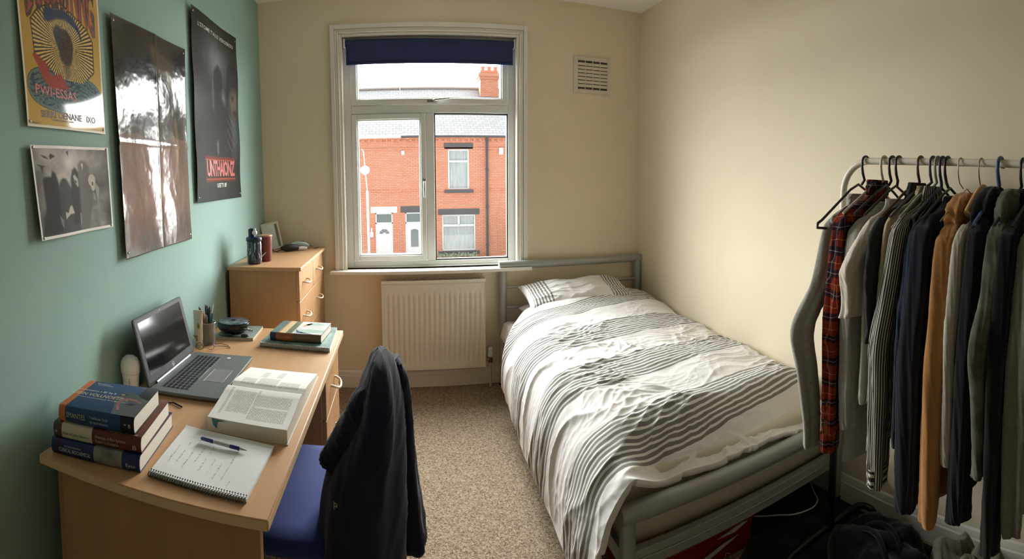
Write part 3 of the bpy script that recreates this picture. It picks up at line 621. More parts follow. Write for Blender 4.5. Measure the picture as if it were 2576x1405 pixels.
def duvet():
    NS, NT = 300, 430
    # v: 0 foot edge .. 1 head edge ; s: 0 left hem .. 1 wall
    t = np.linspace(0, 1, NT + 1)[:, None] * np.ones((1, NS + 1)); s = np.ones((NT + 1, 1)) * np.linspace(0, 1, NS + 1)[None, :]
    # cross-section control points (x, z) at the foot, middle and head, left hem -> wall
    prof = np.array([
        [[0.556, 0.085], [0.560, 0.20], [0.590, 0.34], [0.628, 0.44], [0.700, 0.515], [0.82, 0.548], [1.10, 0.562], [1.45, 0.556], [1.66, 0.545], [1.745, 0.520], [1.764, 0.485]],
        [[0.566, 0.115], [0.562, 0.22], [0.578, 0.35], [0.622, 0.47], [0.700, 0.545], [0.82, 0.582], [1.10, 0.600], [1.45, 0.590], [1.66, 0.570], [1.745, 0.545], [1.764, 0.500]],
        [[0.600, 0.190], [0.588, 0.28], [0.600, 0.40], [0.646, 0.50], [0.720, 0.580], [0.84, 0.640], [1.10, 0.700], [1.45, 0.710], [1.66, 0.670], [1.745, 0.620], [1.764, 0.560]]])
    K = np.array([0.0, 0.10, 0.19, 0.27, 0.335, 0.42, 0.60, 0.80, 0.92, 0.97, 1.0])
    def sec(P, sv): 
        C = crom(P, 240); L_ = np.r_[0, np.cumsum(np.hypot(np.diff(C[:, 0]), np.diff(C[:, 1])))]; L_ /= L_[-1]
        return np.interp(sv, L_, C[:, 0]), np.interp(sv, L_, C[:, 1])
    sv = np.linspace(0, 1, NS + 1); A = [sec(prof[k], sv) for k in range(3)]
    wy = t[:, 0]; X = np.zeros_like(t); Z = np.zeros_like(t)
    for j in range(NT + 1):
        q = wy[j] 
        if q < 0.45: f = q / 0.45; f = f * f * (3 - 2 * f); X[j] = A[0][0] * (1 - f) + A[1][0] * f; Z[j] = A[0][1] * (1 - f) + A[1][1] * f
        else:
            f = (q - 0.45) / 0.55; f = f ** 1.8; X[j] = A[1][0] * (1 - f) + A[2][0] * f; Z[j] = A[1][1] * (1 - f) + A[2][1] * f
    top = sst(0.28, 0.42, s)
    Y0 = 1.405 - 0.055 * (1 - top) * 1.0; Y1 = 3.10 + 0.10 * sst(0.35, 0.85, s) - 0.22 * (1 - sst(0.0, 0.40, s))
    Y = Y0 + (Y1 - Y0) * t
    # foot end rolls down over the mattress end
    e = sst(0.0, 0.15, t); drop = (1 - e) ** 1.35; Z += 0.022 * np.exp(-((t - 0.10) / 0.06) ** 2) * top
    Z -= 0.150 * drop * top; Z -= 0.02 * drop * (1 - top)
    # head end: rolled thick edge
    e2 = 1 - sst(0.965, 1.0, t); Z -= 0.045 * (1 - e2) ** 1.5
    px, py = X * 1.0 + s * 0.35, Y
    wx = perlin(px * 3, py * 3, 40) * 0.12; wy_ = perlin(px * 3 + 9, py * 3 + 5, 41) * 0.10
    S2 = s * 1.75
    big = fbm(S2 * 2.6, Y * 3.2, 50, 2) * 0.020
    fold = (ridge(S2 * 1.6 + wx * 3, (Y - 0.25 * S2) * 10.5 + wy_ * 9, 51) - 0.25) * 0.0085
    fold2 = (ridge(S2 * 4 + wx * 6, (Y + 0.10 * S2) * 19 + wy_ * 14, 52) - 0.25) * 0.0050
    crk = (ridge(S2 * 8 + wx * 9, Y * 9 + wy_ * 9, 53) - 0.25) * 0.0050 + (ridge(S2 * 15 + wx * 9, Y * 15 + wy_ * 9, 55) - 0.25) * 0.0028
    side = (1 - top); vert = (ridge(Y * 7.5 + wx * 5 + 3, S2 * 1.6, 54) - 0.3) * 0.013 * side
    act = 0.35 + 0.65 * sst(-0.15, 0.30, perlin(S2 * 2.0, Y * 2.4, 60)); edge = sst(0, 0.02, s) * (1 - sst(0.975, 1.0, s)) ; headcalm = 1 - 0.75 * sst(0.80, 0.90, t)
    D = (big + (fold + fold2 + crk) * act * headcalm) * edge * (0.45 + 0.55 * top) + vert * edge
    # push along the section normal
    dXs = np.gradient(X, axis=1); dZs = np.gradient(Z, axis=1); ln = np.hypot(dXs, dZs) + 1e-9; nx, nz = -dZs / ln, dXs / ln
    X2 = X + nx * D; Z2 = Z + nz * D; Y2 = Y + 0.25 * (fold) * np.sign(perlin(S2, Y * 8, 9))
    hemw = 0.02 * perlin(Y * 6, s * 0 + 2, 70) * (1 - sst(0, 0.12, s)); Z2 += hemw
    footw = 0.022 * perlin(S2 * 3.5, t * 0 + 3, 71) * (1 - sst(0, 0.1, t)); Z2 += footw * top; Y2 += footw * 0.3 * top
    X2 = np.minimum(X2, 1.770)
    st = np.hypot(np.diff(Y, axis=0, prepend=Y[:1]), np.diff(Z, axis=0, prepend=Z[:1])); arc = np.cumsum(st, axis=0)
    jr = int(0.10 * NT); arc = arc - arc[jr:jr + 1] + Y[jr:jr + 1]; ba = sst(0.06, 0.12, t); Yv = arc * (1 - ba) + Y * ba
    Vc = Yv - (0.17 * (X - 1.0)) * sst(0.2, 0.5, s) + 0.006 * perlin(S2 * 4, Y * 4, 80) + 0.003 * perlin(S2 * 12, Y * 12, 81) + D * 0.10
    Vc = Vc + (1 - sst(0.02, 0.33, s)) * 0.03 + 0.13 * sst(0.74, 0.90, t) * (1 - sst(0.45, 0.92, s)) * sst(0.1, 0.3, s)
    vs = np.stack([X2, Y2, Z2], -1).reshape(-1, 3); b = MB(); n1 = NS + 1
    idx = np.arange((NT + 1) * n1).reshape(NT + 1, n1)
    q = np.stack([idx[:-1, :-1], idx[:-1, 1:], idx[1:, 1:], idx[1:, :-1]], -1).reshape(-1, 4)
    me = bpy.data.meshes.new('duvet'); org = np.array([1.2, 2.3, 0.47])
    me.from_pydata((vs - org).tolist(), [], q.tolist()); me.materials.append(DV)
    ul = me.uv_layers.new(name='UVMap'); uvv = np.stack([S2, Vc], -1).reshape(-1, 2); ul.data.foreach_set('uv', uvv[q.reshape(-1)].reshape(-1).tolist())
    me.polygons.foreach_set('use_smooth', [True] * len(me.polygons)); me.update()
    ob = bpy.data.objects.new('duvet', me); COL.objects.link(ob); ob.location = org; ob['_org'] = tuple(float(a) for a in org)
    so = ob.modifiers.new('so', 'SOLIDIFY'); so.thickness = 0.022; so.offset = -1
    return ob
tag(duvet(), 'rumpled white duvet with bands of thin grey stripes on the bed', 'duvet')

# pillows
def pillow(name, label, c, hx, hy, hz, tilt, striped, seed):
    n, m_ = 80, 60; b = MB()
    M = Matrix.Translation(c) @ Matrix.Rotation(R(tilt[2]), 4, 'Z') @ Matrix.Rotation(R(tilt[0]), 4, 'X') @ Matrix.Rotation(R(tilt[1]), 4, 'Y')
    def f(sgn):
        def g(u, v):
            a, c_ = u * 2 - 1, v * 2 - 1
            th = max(0, (1 - abs(a) ** 3.2)) ** 0.5 * max(0, (1 - abs(c_) ** 3.2)) ** 0.5
            pin = 1 - 0.06 * (1 - abs(c_) ** 2) * abs(a) ** 6; pin2 = 1 - 0.08 * (1 - abs(a) ** 2) * abs(c_) ** 6
            w = float(perlin(u * 4 + 3, v * 3 + 2, seed)) * 0.02 + (float(ridge(np.array(u * 5.0), np.array(v * 9.0), seed + 1)) - 0.3) * 0.010
            return (a * hx * pin, c_ * hy * pin2, sgn * (hz * th + (w * th if sgn > 0 else 0)))
        return g
    b.M = M; b.grid(f(1), n, m_); b.grid(f(-1), n, m_)
    o = b.build(name, PILM if striped else SHEET, recalc=True, angle=180); tag(o, label, 'pillow'); return o
PILM = DV.copy(); PILM.name = 'striped_pillowcase_cotton'
nt, N, L, B = nodes_of(PILM)
_uv = [n for n in N if n.type == 'UVMAP'][0]; _sp = [n for n in N if n.type == 'SEPXYZ'][0]; _mx = [n for n in N if n.type == 'MIX'][0]
_a = math_node(nt, 'ABSOLUTE', math_node(nt, 'SUBTRACT', _sp.outputs['X'], 0.5)); _g = math_node(nt, 'GREATER_THAN', _a, 0.27); _h = math_node(nt, 'LESS_THAN', _a, 0.46)
_l = math_node(nt, 'LESS_THAN', math_node(nt, 'FRACT', math_node(nt, 'MULTIPLY', _sp.outputs['X'], 34.0)), 0.55)
L.new(math_node(nt, 'MULTIPLY', math_node(nt, 'MULTIPLY', _g, _h), _l), _mx.inputs[0])
pillow('pillow', 'white pillow with grey striped ends, topmost at the head of the bed', (1.185, 3.165, 0.668), 0.385, 0.175, 0.075, (14, -1, 1), True, 5)
pillow('pillow', 'plain white pillow beneath the striped one, only its corner showing', (1.165, 3.150, 0.545), 0.365, 0.175, 0.06, (3, 0, -1), False, 8)
# ------------------------------------------------------------------ posters
def inpoly(U, V, P):
    r = np.zeros(U.shape, bool); n = len(P); j = n - 1
    for i in range(n):
        xi, yi = P[i]; xj, yj = P[j]
        c = ((yi > V) != (yj > V)) & (U < (xj - xi) * (V - yi) / ((yj - yi) + 1e-12) + xi); r ^= c; j = i
    return r
def softpoly(U, V, P, s=0.012, k=5):
    """polygon mask with a soft edge"""
    m = np.zeros(U.shape)
    for i in range(k):
        a = 2 * math.pi * i / k; m += inpoly(U + s * math.cos(a), V + s * math.sin(a), P)
    return m / k
def put(C, m, rgb): 
    m = np.asarray(m, float)[..., None]; C[:] = C * (1 - m) + np.array(rgb, float) * m
PINM = mat('clear_pin', (190, 188, 180), 0.2, metal=0.6)
def poster(name, label, TL, BL, BR, TR, art, nu, nv, rough, gap, text=None, coat=0.0, border=None, bump=0.0, crump=0.0, spec=0.5):
    m = bpy.data.materials.new(name + '_print'); m.use_nodes = True; nt, N, L, B = nodes_of(m)
    at = N.new('ShaderNodeAttribute'); at.attribute_name = 'art'; L.new(at.outputs['Color'], B.inputs['Base Color'])
    B.inputs['Roughness'].default_value = rough; B.inputs['Specular IOR Level'].default_value = spec
    if coat: B.inputs['Coat Weight'].default_value = coat; B.inputs['Coat Roughness'].default_value = 0.06
    if bump:
        tc = N.new('ShaderNodeTexCoord'); n = N.new('ShaderNodeTexNoise'); n.inputs['Scale'].default_value = 9; n.inputs['Detail'].default_value = 3; L.new(tc.outputs['Object'], n.inputs[0])
        bp = N.new('ShaderNodeBump'); bp.inputs['Strength'].default_value = bump; bp.inputs['Distance'].default_value = 0.02; L.new(n.outputs[0], bp.inputs['Height']); L.new(bp.outputs[0], B.inputs['Normal'])
        if coat: L.new(bp.outputs[0], B.inputs['Coat Normal'])
    def pos(u, v, e=0.0):
        y = (BL[0] * (1 - u) + BR[0] * u) * (1 - v) + (TL[0] * (1 - u) + TR[0] * u) * v
        z = (BL[1] * (1 - u) + BR[1] * u) * (1 - v) + (TL[1] * (1 - u) + TR[1] * u) * v
        return (XL + 0.0015 + gap(u, v) + e, y, z)
    U, V = np.meshgrid(np.linspace(0, 1, nu + 1), np.linspace(0, 1, nv + 1)); vs = []
    X, Y, Z = pos(U, V)
    X = X * np.ones_like(U)
    vs = np.stack([X, Y, Z], -1).reshape(-1, 3)
    C = np.zeros(U.shape + (3,)); art(U, V, C); C = np.clip(C, 0, 255) / 255
    Cl = np.where(C <= 0.04045, C / 12.92, ((C + 0.055) / 1.055) ** 2.4)
    n1 = nu + 1; idx = np.arange((nv + 1) * n1).reshape(nv + 1, n1); q = np.stack([idx[:-1, :-1], idx[:-1, 1:], idx[1:, 1:], idx[1:, :-1]], -1).reshape(-1, 4)
    org = np.array([XL, (BL[0] + BR[0]) / 2, BL[1]]); me = bpy.data.meshes.new(name); me.from_pydata((vs - org).tolist(), [], q.tolist()); me.materials.append(m)
    ca = me.color_attributes.new('art', 'FLOAT_COLOR', 'POINT'); ca.data.foreach_set('color', np.concatenate([Cl.reshape(-1, 3), np.ones((Cl.size // 3, 1))], 1).reshape(-1).tolist())
    me.polygons.foreach_set('use_smooth', [True] * len(me.polygons)); me.update()
    t = thing(name, label, 'poster', tuple(float(a) for a in org))
    sh = bpy.data.objects.new('sheet', me); COL.objects.link(sh); sh.parent = t; sh['_org'] = tuple(float(a) for a in org)
    so = sh.modifiers.new('so', 'SOLIDIFY'); so.thickness = 0.0004; so.offset = -1
    for (u, v) in ((0.03, 0.975), (0.97, 0.975), (0.03, 0.025), (0.97, 0.025)):
        p = pos(np.array(u), np.array(v)); b = MB(); b.lathe([(0.0048, 0), (0.005, 0.001), (0.003, 0.003), (0.001, 0.0035)], (float(p[0]) + 0.0002, float(p[1]), float(p[2])), 12, axis='x'); b.build('drawing_pin', PINM, t)
    if text:
        for nm, body, fn, size, width, rgb, space in text:
            b = MB()
            def F(a, c, fn=fn):
                u, v = fn(a, c); p = pos(np.array(u), np.array(v), 0.0007); return (float(p[0]), float(p[1]), float(p[2]))
            b.text(body, F, size, width=width, space=space, bold=(0.035 if size > 0.1 else 0.02 if size > 0.04 else 0.008)); b.build(nm, mat('ink_%d_%d_%d' % rgb, rgb, max(rough, 0.3)), sh, smooth=False, recalc=False)
    return t

# yellow gig poster with sunburst
def art1(U, V, C):
    C[:] = (196, 158, 74); asp = 594 / 410
    n = fbm(U * 60, V * 60 * asp, 3, 2)
    bd = (U < 0.018) | (U > 0.982) | (V < 0.014) | (V > 0.988); 
    pan = [(0.13, 0.526), (0.145, 0.357), (0.319, 0.300), (0.50, 0.20), (0.62, 0.22), (0.877, 0.340), (0.877, 0.51), (0.80, 0.57), (0.677, 0.605), (0.492, 0.655), (0.34, 0.63), (0.213, 0.585)]
    o = inpoly(U, V, [(0.5 + (u - 0.5) * 1.03, 0.43 + (v - 0.43) * 1.03) for u, v in pan]); put(C, o, (74, 52, 38))
    p = inpoly(U, V, pan); cu, cv = 0.505, 0.43
    a = np.arctan2((V - cv) * asp, U - cu); k = (a * 36 / math.pi) % 1.0; put(C, p, (62, 58, 56)); put(C, p & (k < 0.52), (226, 200, 130))
    put(C, p & (k < 0.52) & (n > 0.05), (222, 178, 88))
    # blue arch and dark central figure
    put(C, softpoly(U, V, [(0.27, 0.575), (0.30, 0.615), (0.414, 0.615), (0.51, 0.628), (0.629, 0.605), (0.70, 0.56), (0.735, 0.505), (0.70, 0.49), (0.623, 0.555), (0.54, 0.58), (0.432, 0.572), (0.325, 0.54), (0.28, 0.545)], 0.006), (52, 66, 98))
    put(C, p & (((U - 0.52) / 0.19) ** 2 + ((V - 0.50) / 0.070) ** 2 < 1) & (k < 0.5), (232, 206, 140))
    fig = softpoly(U, V, [(0.375, 0.503), (0.42, 0.535), (0.46, 0.53), (0.543, 0.525), (0.59, 0.495), (0.612, 0.455), (0.60, 0.40), (0.578, 0.360), (0.53, 0.33), (0.48, 0.345), (0.445, 0.367), (0.43, 0.42), (0.40, 0.451)], 0.008)
    put(C, fig, (70, 58, 52)); put(C, fig * (U < 0.46) * (n > -0.2), (56, 66, 92)); put(C, fig * (n > 0.22), (96, 78, 64))
    put(C, softpoly(U, V, [(0.47, 0.335), (0.56, 0.34), (0.55, 0.28), (0.5, 0.27)], 0.01) * 0.7, (120, 104, 84))
    # rounded panel with waves
    def rr(g): 
        X_ = (U - 0.505) / (0.452 + g); Y_ = (V - 0.195 - 0.02 * (0.5 - U)) / (0.098 + g * 0.7); return np.abs(X_) ** 3.2 + np.abs(Y_) ** 2.6 < 1
    ov = rr(0.0) & ~(p & (V > 0.262)); put(C, rr(0.02) & ~(p & (V > 0.262)), (66, 84, 84)); put(C, rr(0.012) & ~(p & (V > 0.262)), (108, 130, 122)); put(C, ov, (86, 110, 108))
    wv = np.sin(V * 260 + 5 * np.sin(U * 16) + 4 * fbm(U * 8, V * 9, 8, 2)) ; put(C, ov & (wv > 0.55), (54, 66, 76)); put(C, ov & (n > 0.3), (120, 136, 124)); put(C, ov & (fbm(U * 7, V * 9, 9, 3) > 0.28), (58, 70, 92))
    # red hand / flame
    hand = softpoly(U, V, [(0.112, 0.358), (0.15, 0.362), (0.186, 0.352), (0.256, 0.325), (0.29, 0.30), (0.303, 0.275), (0.35, 0.268), (0.40, 0.288), (0.43, 0.285), (0.50, 0.235), (0.53, 0.215), (0.42, 0.21), (0.358, 0.197), (0.30, 0.205), (0.248, 0.222), (0.20, 0.25), (0.17, 0.30), (0.135, 0.33)], 0.006)
    put(C, hand, (166, 74, 58)); put(C, hand * (n > 0.28), (140, 56, 50))
    put(C, bd, (232, 222, 200))
def arc1(a, c):   # arched psychedelic heading, clipped by the photo but whole on the sheet
    u = 0.5 + a; k = (u - 0.5) / 0.5; return (u, 0.735 - 0.115 * k * k + c * (1.0 + 0.25 * k * k))
T1 = [('heading_shadow', 'DUUL SYNNG', lambda a, c: (arc1(a, c)[0] + 0.008, arc1(a, c)[1] - 0.010), 0.30, 0.84, (70, 54, 46), 0.9), ('heading', 'DUUL SYNNG', arc1, 0.30, 0.84, (168, 74, 62), 0.9),
      ('lettering', "PWI-ESSAS", lambda a, c: (0.36 + a, 0.182 + c - 0.015 * a), 0.065, 0.50, (178, 76, 60), 1.0), ('lettering', 'SERRI OENANE   IXO', lambda a, c: (0.505 + a, 0.068 + c), 0.048, 0.70, (58, 46, 36), 1.0),
      ('lettering', 'Teantors ponors joebls', lambda a, c: (0.41 + a, 0.044 + c), 0.018, 0.27, (70, 56, 42), 1.0), ('lettering', 'Masie Y', lambda a, c: (0.10 + a, 0.020 + c), 0.018, 0.09, (90, 70, 48), 1.0)]
poster('gig_poster', 'yellow gig poster with a sunburst and red lettering, top left of the wall', (1.012, 2.245), (1.037, 1.651), (1.439, 1.652), (1.428, 2.25), art1, 230, 340, 0.5, lambda u, v: 0.004 + 0.006 * (1 - u) + 0.0012 * np.sin(v * 7 + u * 3), T1, coat=0.55, spec=0.08)

def art4(U, V, C):
    n = fbm(U * 4, V * 3, 11, 4); n2 = fbm(U * 14, V * 10, 12, 3); g = 128 + 70 * n - 26 * (U > 0.6) * (U - 0.6) / 0.4 
    gl = np.exp(-(((U - 0.36) / 0.22) ** 2 + ((V - 0.72) / 0.26) ** 2)); g = g + 62 * gl - 40 * sst(0.30, 0.0, V) * 0; g = g - 34 * sst(0.85, 1.0, U) - 30 * sst(0.16, 0.0, U) + 14 * n2
    for k in range(3): C[..., k] = g * (1.02, 0.98, 0.93)[k]
    D = (56, 55, 52); s = 0.010
    put(C, softpoly(U, V, [(0.0, 0.0), (0.55, 0.0), (0.55, 0.20), (0.30, 0.30), (0.12, 0.32), (0.03, 0.25)], 0.03) * 0.9, (62, 61, 58))
    put(C, softpoly(U, V, [(0.095, 0.60), (0.10, 0.655), (0.15, 0.665), (0.19, 0.66), (0.215, 0.73), (0.245, 0.70), (0.27, 0.60), (0.285, 0.45), (0.27, 0.05), (0.03, 0.05), (0.10, 0.30)], s), (48, 48, 46))
    put(C, softpoly(U, V, [(0.27, 0.552), (0.30, 0.62), (0.331, 0.645), (0.37, 0.635), (0.414, 0.56), (0.455, 0.48), (0.447, 0.20), (0.27, 0.2)], s), (66, 66, 62))
    put(C, softpoly(U, V, [(0.435, 0.52), (0.44, 0.64), (0.47, 0.73), (0.51, 0.76), (0.555, 0.70), (0.565, 0.55), (0.56, 0.10), (0.43, 0.12)], s), (52, 52, 50))
    put(C, softpoly(U, V, [(0.470, 0.66), (0.50, 0.68), (0.54, 0.63), (0.548, 0.56), (0.535, 0.525), (0.50, 0.58)], 0.006), (178, 170, 156)); put(C, softpoly(U, V, [(0.49, 0.62), (0.52, 0.60), (0.525, 0.575), (0.50, 0.59)], 0.004), (60, 58, 54))
    put(C, softpoly(U, V, [(0.555, 0.79), (0.60, 0.84), (0.66, 0.83), (0.70, 0.76), (0.72, 0.6), (0.735, 0.35), (0.65, 0.04), (0.53, 0.04), (0.55, 0.4)], 0.014) * 0.85, (104, 98, 92))
    put(C, softpoly(U, V, [(0.60, 0.80), (0.63, 0.81), (0.62, 0.72)], 0.004), (196, 190, 178))
    sk = (((U - 0.735) / 0.048) ** 2 + ((V - 0.60) / 0.075) ** 2 < 1) | (((U - 0.745) / 0.026) ** 2 + ((V - 0.525) / 0.05) ** 2 < 1); put(C, sk, (190, 182, 170)); put(C, ((U - 0.742) / 0.012) ** 2 + ((V - 0.56) / 0.024) ** 2 < 1, (90, 86, 82))
    put(C, softpoly(U, V, [(0.77, 0.60), (0.83, 0.50), (0.80, 0.33), (0.785, 0.45), (0.765, 0.52)], 0.006) * 0.8, (172, 164, 152)); put(C, softpoly(U, V, [(0.74, 0.47), (0.76, 0.44), (0.77, 0.36), (0.745, 0.38)], 0.006) * 0.8, (168, 160, 150))
    put(C, softpoly(U, V, [(0.325, 0.27), (0.36, 0.25), (0.39, 0.32), (0.42, 0.335), (0.452, 0.24), (0.39, 0.235), (0.325, 0.185)], 0.005), (184, 176, 162))
    put(C, softpoly(U, V, [(0.24, 0.25), (0.29, 0.18), (0.285, 0.09), (0.26, 0.14)], 0.006) * 0.7, (150, 144, 132)); put(C, softpoly(U, V, [(0.535, 0.24), (0.552, 0.22), (0.545, 0.10), (0.53, 0.1)], 0.006), (150, 146, 136))
    for P in ([(0.094, 0.90), (0.15, 0.885), (0.19, 0.85), (0.14, 0.862)], [(0.195, 0.89), (0.216, 0.915), (0.262, 0.881), (0.20, 0.85)], [(0.047, 0.80), (0.145, 0.775), (0.115, 0.765), (0.108, 0.70), (0.085, 0.765)], [(0.40, 0.93), (0.44, 0.95), (0.43, 0.89)]): put(C, softpoly(U, V, P, 0.004), (70, 64, 60))
    put(C, (U < 0.02) | (U > 0.98) | (V < 0.035) | (V > 0.968), (232, 228, 220))
poster('photo_print', 'white-bordered grey print of hooded figures, below the yellow poster', (1.037, 1.597), (1.060, 1.318), (1.452, 1.327), (1.442, 1.605), art4, 240, 170, 0.55, lambda u, v: 0.004 + 0.016 * (1 - u) ** 2 * (1 - 0.4 * v) + 0.005 * np.sin(u * 5) ** 2, spec=0.12)

def crum(u, v, s): return ridge(u * 2 + 4, v * 3 + 2, s) * 0.0010 + ridge(u * 6, v * 7, s + 1) * 0.0004
def art2(U, V, C):
    n = fbm(U * 3, V * 4, 21, 4); n2 = fbm(U * 9, V * 3, 22, 4)
    top = np.array([52, 50, 47.]); midc = np.array([92, 86, 81.]); low = np.array([126, 106, 96.]); bot = np.array([88, 84, 80.])  # lower brown takes in the brick houses' reflection, put into the print colour
    w = V + 0.05 * n
    for k in range(3):
        g = np.where(w > 0.80, top[k], np.where(w > 0.52, top[k] + (midc[k] - top[k]) * ((0.80 - w) / 0.28), np.where(w > 0.20, low[k], bot[k] + (low[k] - bot[k]) * (w / 0.20)))); C[..., k] = g + 14 * n2
    for P, c in (([(0.79, 0.66), (0.82, 0.60), (0.84, 0.50), (0.82, 0.40), (0.80, 0.36), (0.79, 0.45), (0.81, 0.52)], (176, 152, 118)), ([(0.50, 0.62), (0.53, 0.60), (0.51, 0.50), (0.49, 0.53)], (160, 138, 112)), ([(0.51, 0.35), (0.56, 0.30), (0.60, 0.24), (0.52, 0.22), (0.50, 0.27)], (184, 160, 128)), ([(0.30, 0.28), (0.36, 0.26), (0.31, 0.18)], (168, 146, 122)), ([(0.20, 0.32), (0.24, 0.30), (0.23, 0.25)], (92, 82, 76)), ([(0.72, 0.83), (0.80, 0.84), (0.78, 0.76), (0.70, 0.78)], (140, 120, 96)), ([(0.45, 0.95), (0.85, 0.9), (0.8, 0.8), (0.5, 0.82)], (104, 94, 80))):
        put(C, softpoly(U, V, P, 0.018, 9) * 0.75, c)
    put(C, (np.abs(U - 0.526) < 0.004) * 0.6, (60, 56, 52)); put(C, (np.abs(V - 0.484) < 0.002) * 0.5, (190, 186, 178))
def gap2(u, v):
    fold = np.exp(-np.abs(u - 0.526) / 0.02) * 0.003 + np.exp(-np.abs(v - 0.484) / 0.012) * 0.004
    return 0.004 + 0.012 * (1 - u) ** 3 + 0.010 * (v - 0.484) ** 2 + fold + crum(u, v, 31) + 0.003 * np.sin(u * 9 + v * 4)
poster('glossy_poster', 'crumpled glossy grey poster with fold creases and a brown reflection painted in, between the two other tall posters', (1.487, 2.083), (1.512, 1.200), (2.117, 1.211), (2.127, 2.097), art2, 150, 220, 0.13, gap2, coat=0.0, bump=0.16, spec=0.6)

def art3(U, V, C):
    n = fbm(U * 4, V * 5, 41, 4); n2 = fbm(U * 10, V * 14, 42, 3)
    gl = np.exp(-(((U - 0.50) / 0.24) ** 2 + ((V - 0.80) / 0.13) ** 2)) + 0.55 * np.exp(-(((U - 0.86) / 0.14) ** 2 + ((V - 0.40) / 0.16) ** 2)) + 0.35 * np.exp(-(((U - 0.10) / 0.16) ** 2 + ((V - 0.56) / 0.12) ** 2))
    g = 40 + 92 * gl * (0.8 + 0.5 * n) + 10 * n2
    C[..., 0] = g * 0.94; C[..., 1] = g * 1.0; C[..., 2] = g * 0.98
    put(C, softpoly(U, V, [(0.05, 0.66), (0.08, 0.74), (0.18, 0.775), (0.27, 0.73), (0.33, 0.66), (0.36, 0.52), (0.30, 0.46), (0.05, 0.5)], 0.02, 8) * 0.75, (44, 43, 41))
    put(C, softpoly(U, V, [(0.36, 0.60), (0.40, 0.69), (0.43, 0.66), (0.42, 0.5), (0.36, 0.5)], 0.015, 8) * 0.8, (88, 96, 94))
    put(C, softpoly(U, V, [(0.425, 0.63), (0.43, 0.725), (0.52, 0.768), (0.61, 0.735), (0.632, 0.68), (0.60, 0.62), (0.53, 0.585), (0.46, 0.59)], 0.012, 8), (40, 37, 35))
    put(C, softpoly(U, V, [(0.60, 0.60), (0.66, 0.64), (0.70, 0.60), (0.68, 0.50), (0.62, 0.52)], 0.025, 10) * 0.8, (128, 134, 130))
    put(C, softpoly(U, V, [(0.42, 0.57), (0.47, 0.60), (0.56, 0.58), (0.66, 0.56), (0.78, 0.50), (0.82, 0.34), (0.80, 0.25), (0.34, 0.25), (0.38, 0.45)], 0.02, 8), (46, 42, 40))
    put(C, softpoly(U, V, [(0.72, 0.60), (0.735, 0.77), (0.80, 0.82), (0.93, 0.82), (0.975, 0.75), (0.97, 0.62), (0.88, 0.66), (0.80, 0.62)], 0.015, 8), (36, 35, 34))
    put(C, softpoly(U, V, [(0.79, 0.62), (0.85, 0.66), (0.96, 0.66), (0.97, 0.56), (0.93, 0.50), (0.86, 0.505), (0.80, 0.56)], 0.022, 10) * 0.8, (116, 102, 86))
    put(C, softpoly(U, V, [(0.83, 0.62), (0.90, 0.63), (0.90, 0.60), (0.84, 0.595)], 0.010) * 0.8, (48, 42, 38)); put(C, softpoly(U, V, [(0.87, 0.54), (0.95, 0.54), (0.94, 0.50), (0.87, 0.505)], 0.008), (60, 48, 42))
    rp = np.sin((U * 30 + V * 50) * 2); put(C, ((U > 0.70) & (U < 0.86) & (V > 0.28) & (V < 0.50) & (rp > 0.75)) * 0.45, (110, 120, 118))
    put(C, softpoly(U, V, [(0.45, 0.33), (0.50, 0.34), (0.50, 0.26), (0.46, 0.26)], 0.008) * 0.6, (128, 128, 122))
    put(C, softpoly(U, V, [(0.165, 0.245), (0.87, 0.245), (0.87, 0.108), (0.17, 0.105)], 0.004), (112, 44, 34)); put(C, (V > 0.226) & (V < 0.230) & (U > 0.165) & (U < 0.87), (180, 90, 60)); put(C, (V > 0.117) & (V < 0.121) & (U > 0.165) & (U < 0.87), (180, 90, 60)); put(C, softpoly(U, V, [(0.18, 0.222), (0.86, 0.222), (0.86, 0.125), (0.18, 0.125)], 0.002), (52, 34, 30))
T3 = [('tagline', "L'STOME T'ALLE XEROSROU", lambda a, c: (0.51 + a, 0.926 + c), 0.030, 0.80, (206, 204, 198), 1.0), ('title', 'UNTHAIONZ', lambda a, c: (0.52 + a, 0.174 + c), 0.118, 0.67, (176, 70, 52), 0.9), ('release_line', "UEE'TI 8F", lambda a, c: (0.52 + a, 0.082 + c), 0.034, 0.24, (214, 212, 206), 1.0)]
poster('film_poster', 'dark film poster of shadowed men with a red title, nearest the window', (2.195, 2.325), (2.190, 1.376), (2.871, 1.383), (2.884, 2.345), art3, 220, 300, 0.5, lambda u, v: 0.004 + 0.010 * (1 - u) ** 3 + 0.005 * np.sin(v * 8 + u * 2) ** 2 + 0.003 * np.sin(u * 7), T3, coat=0.22, bump=0.05, spec=0.08)

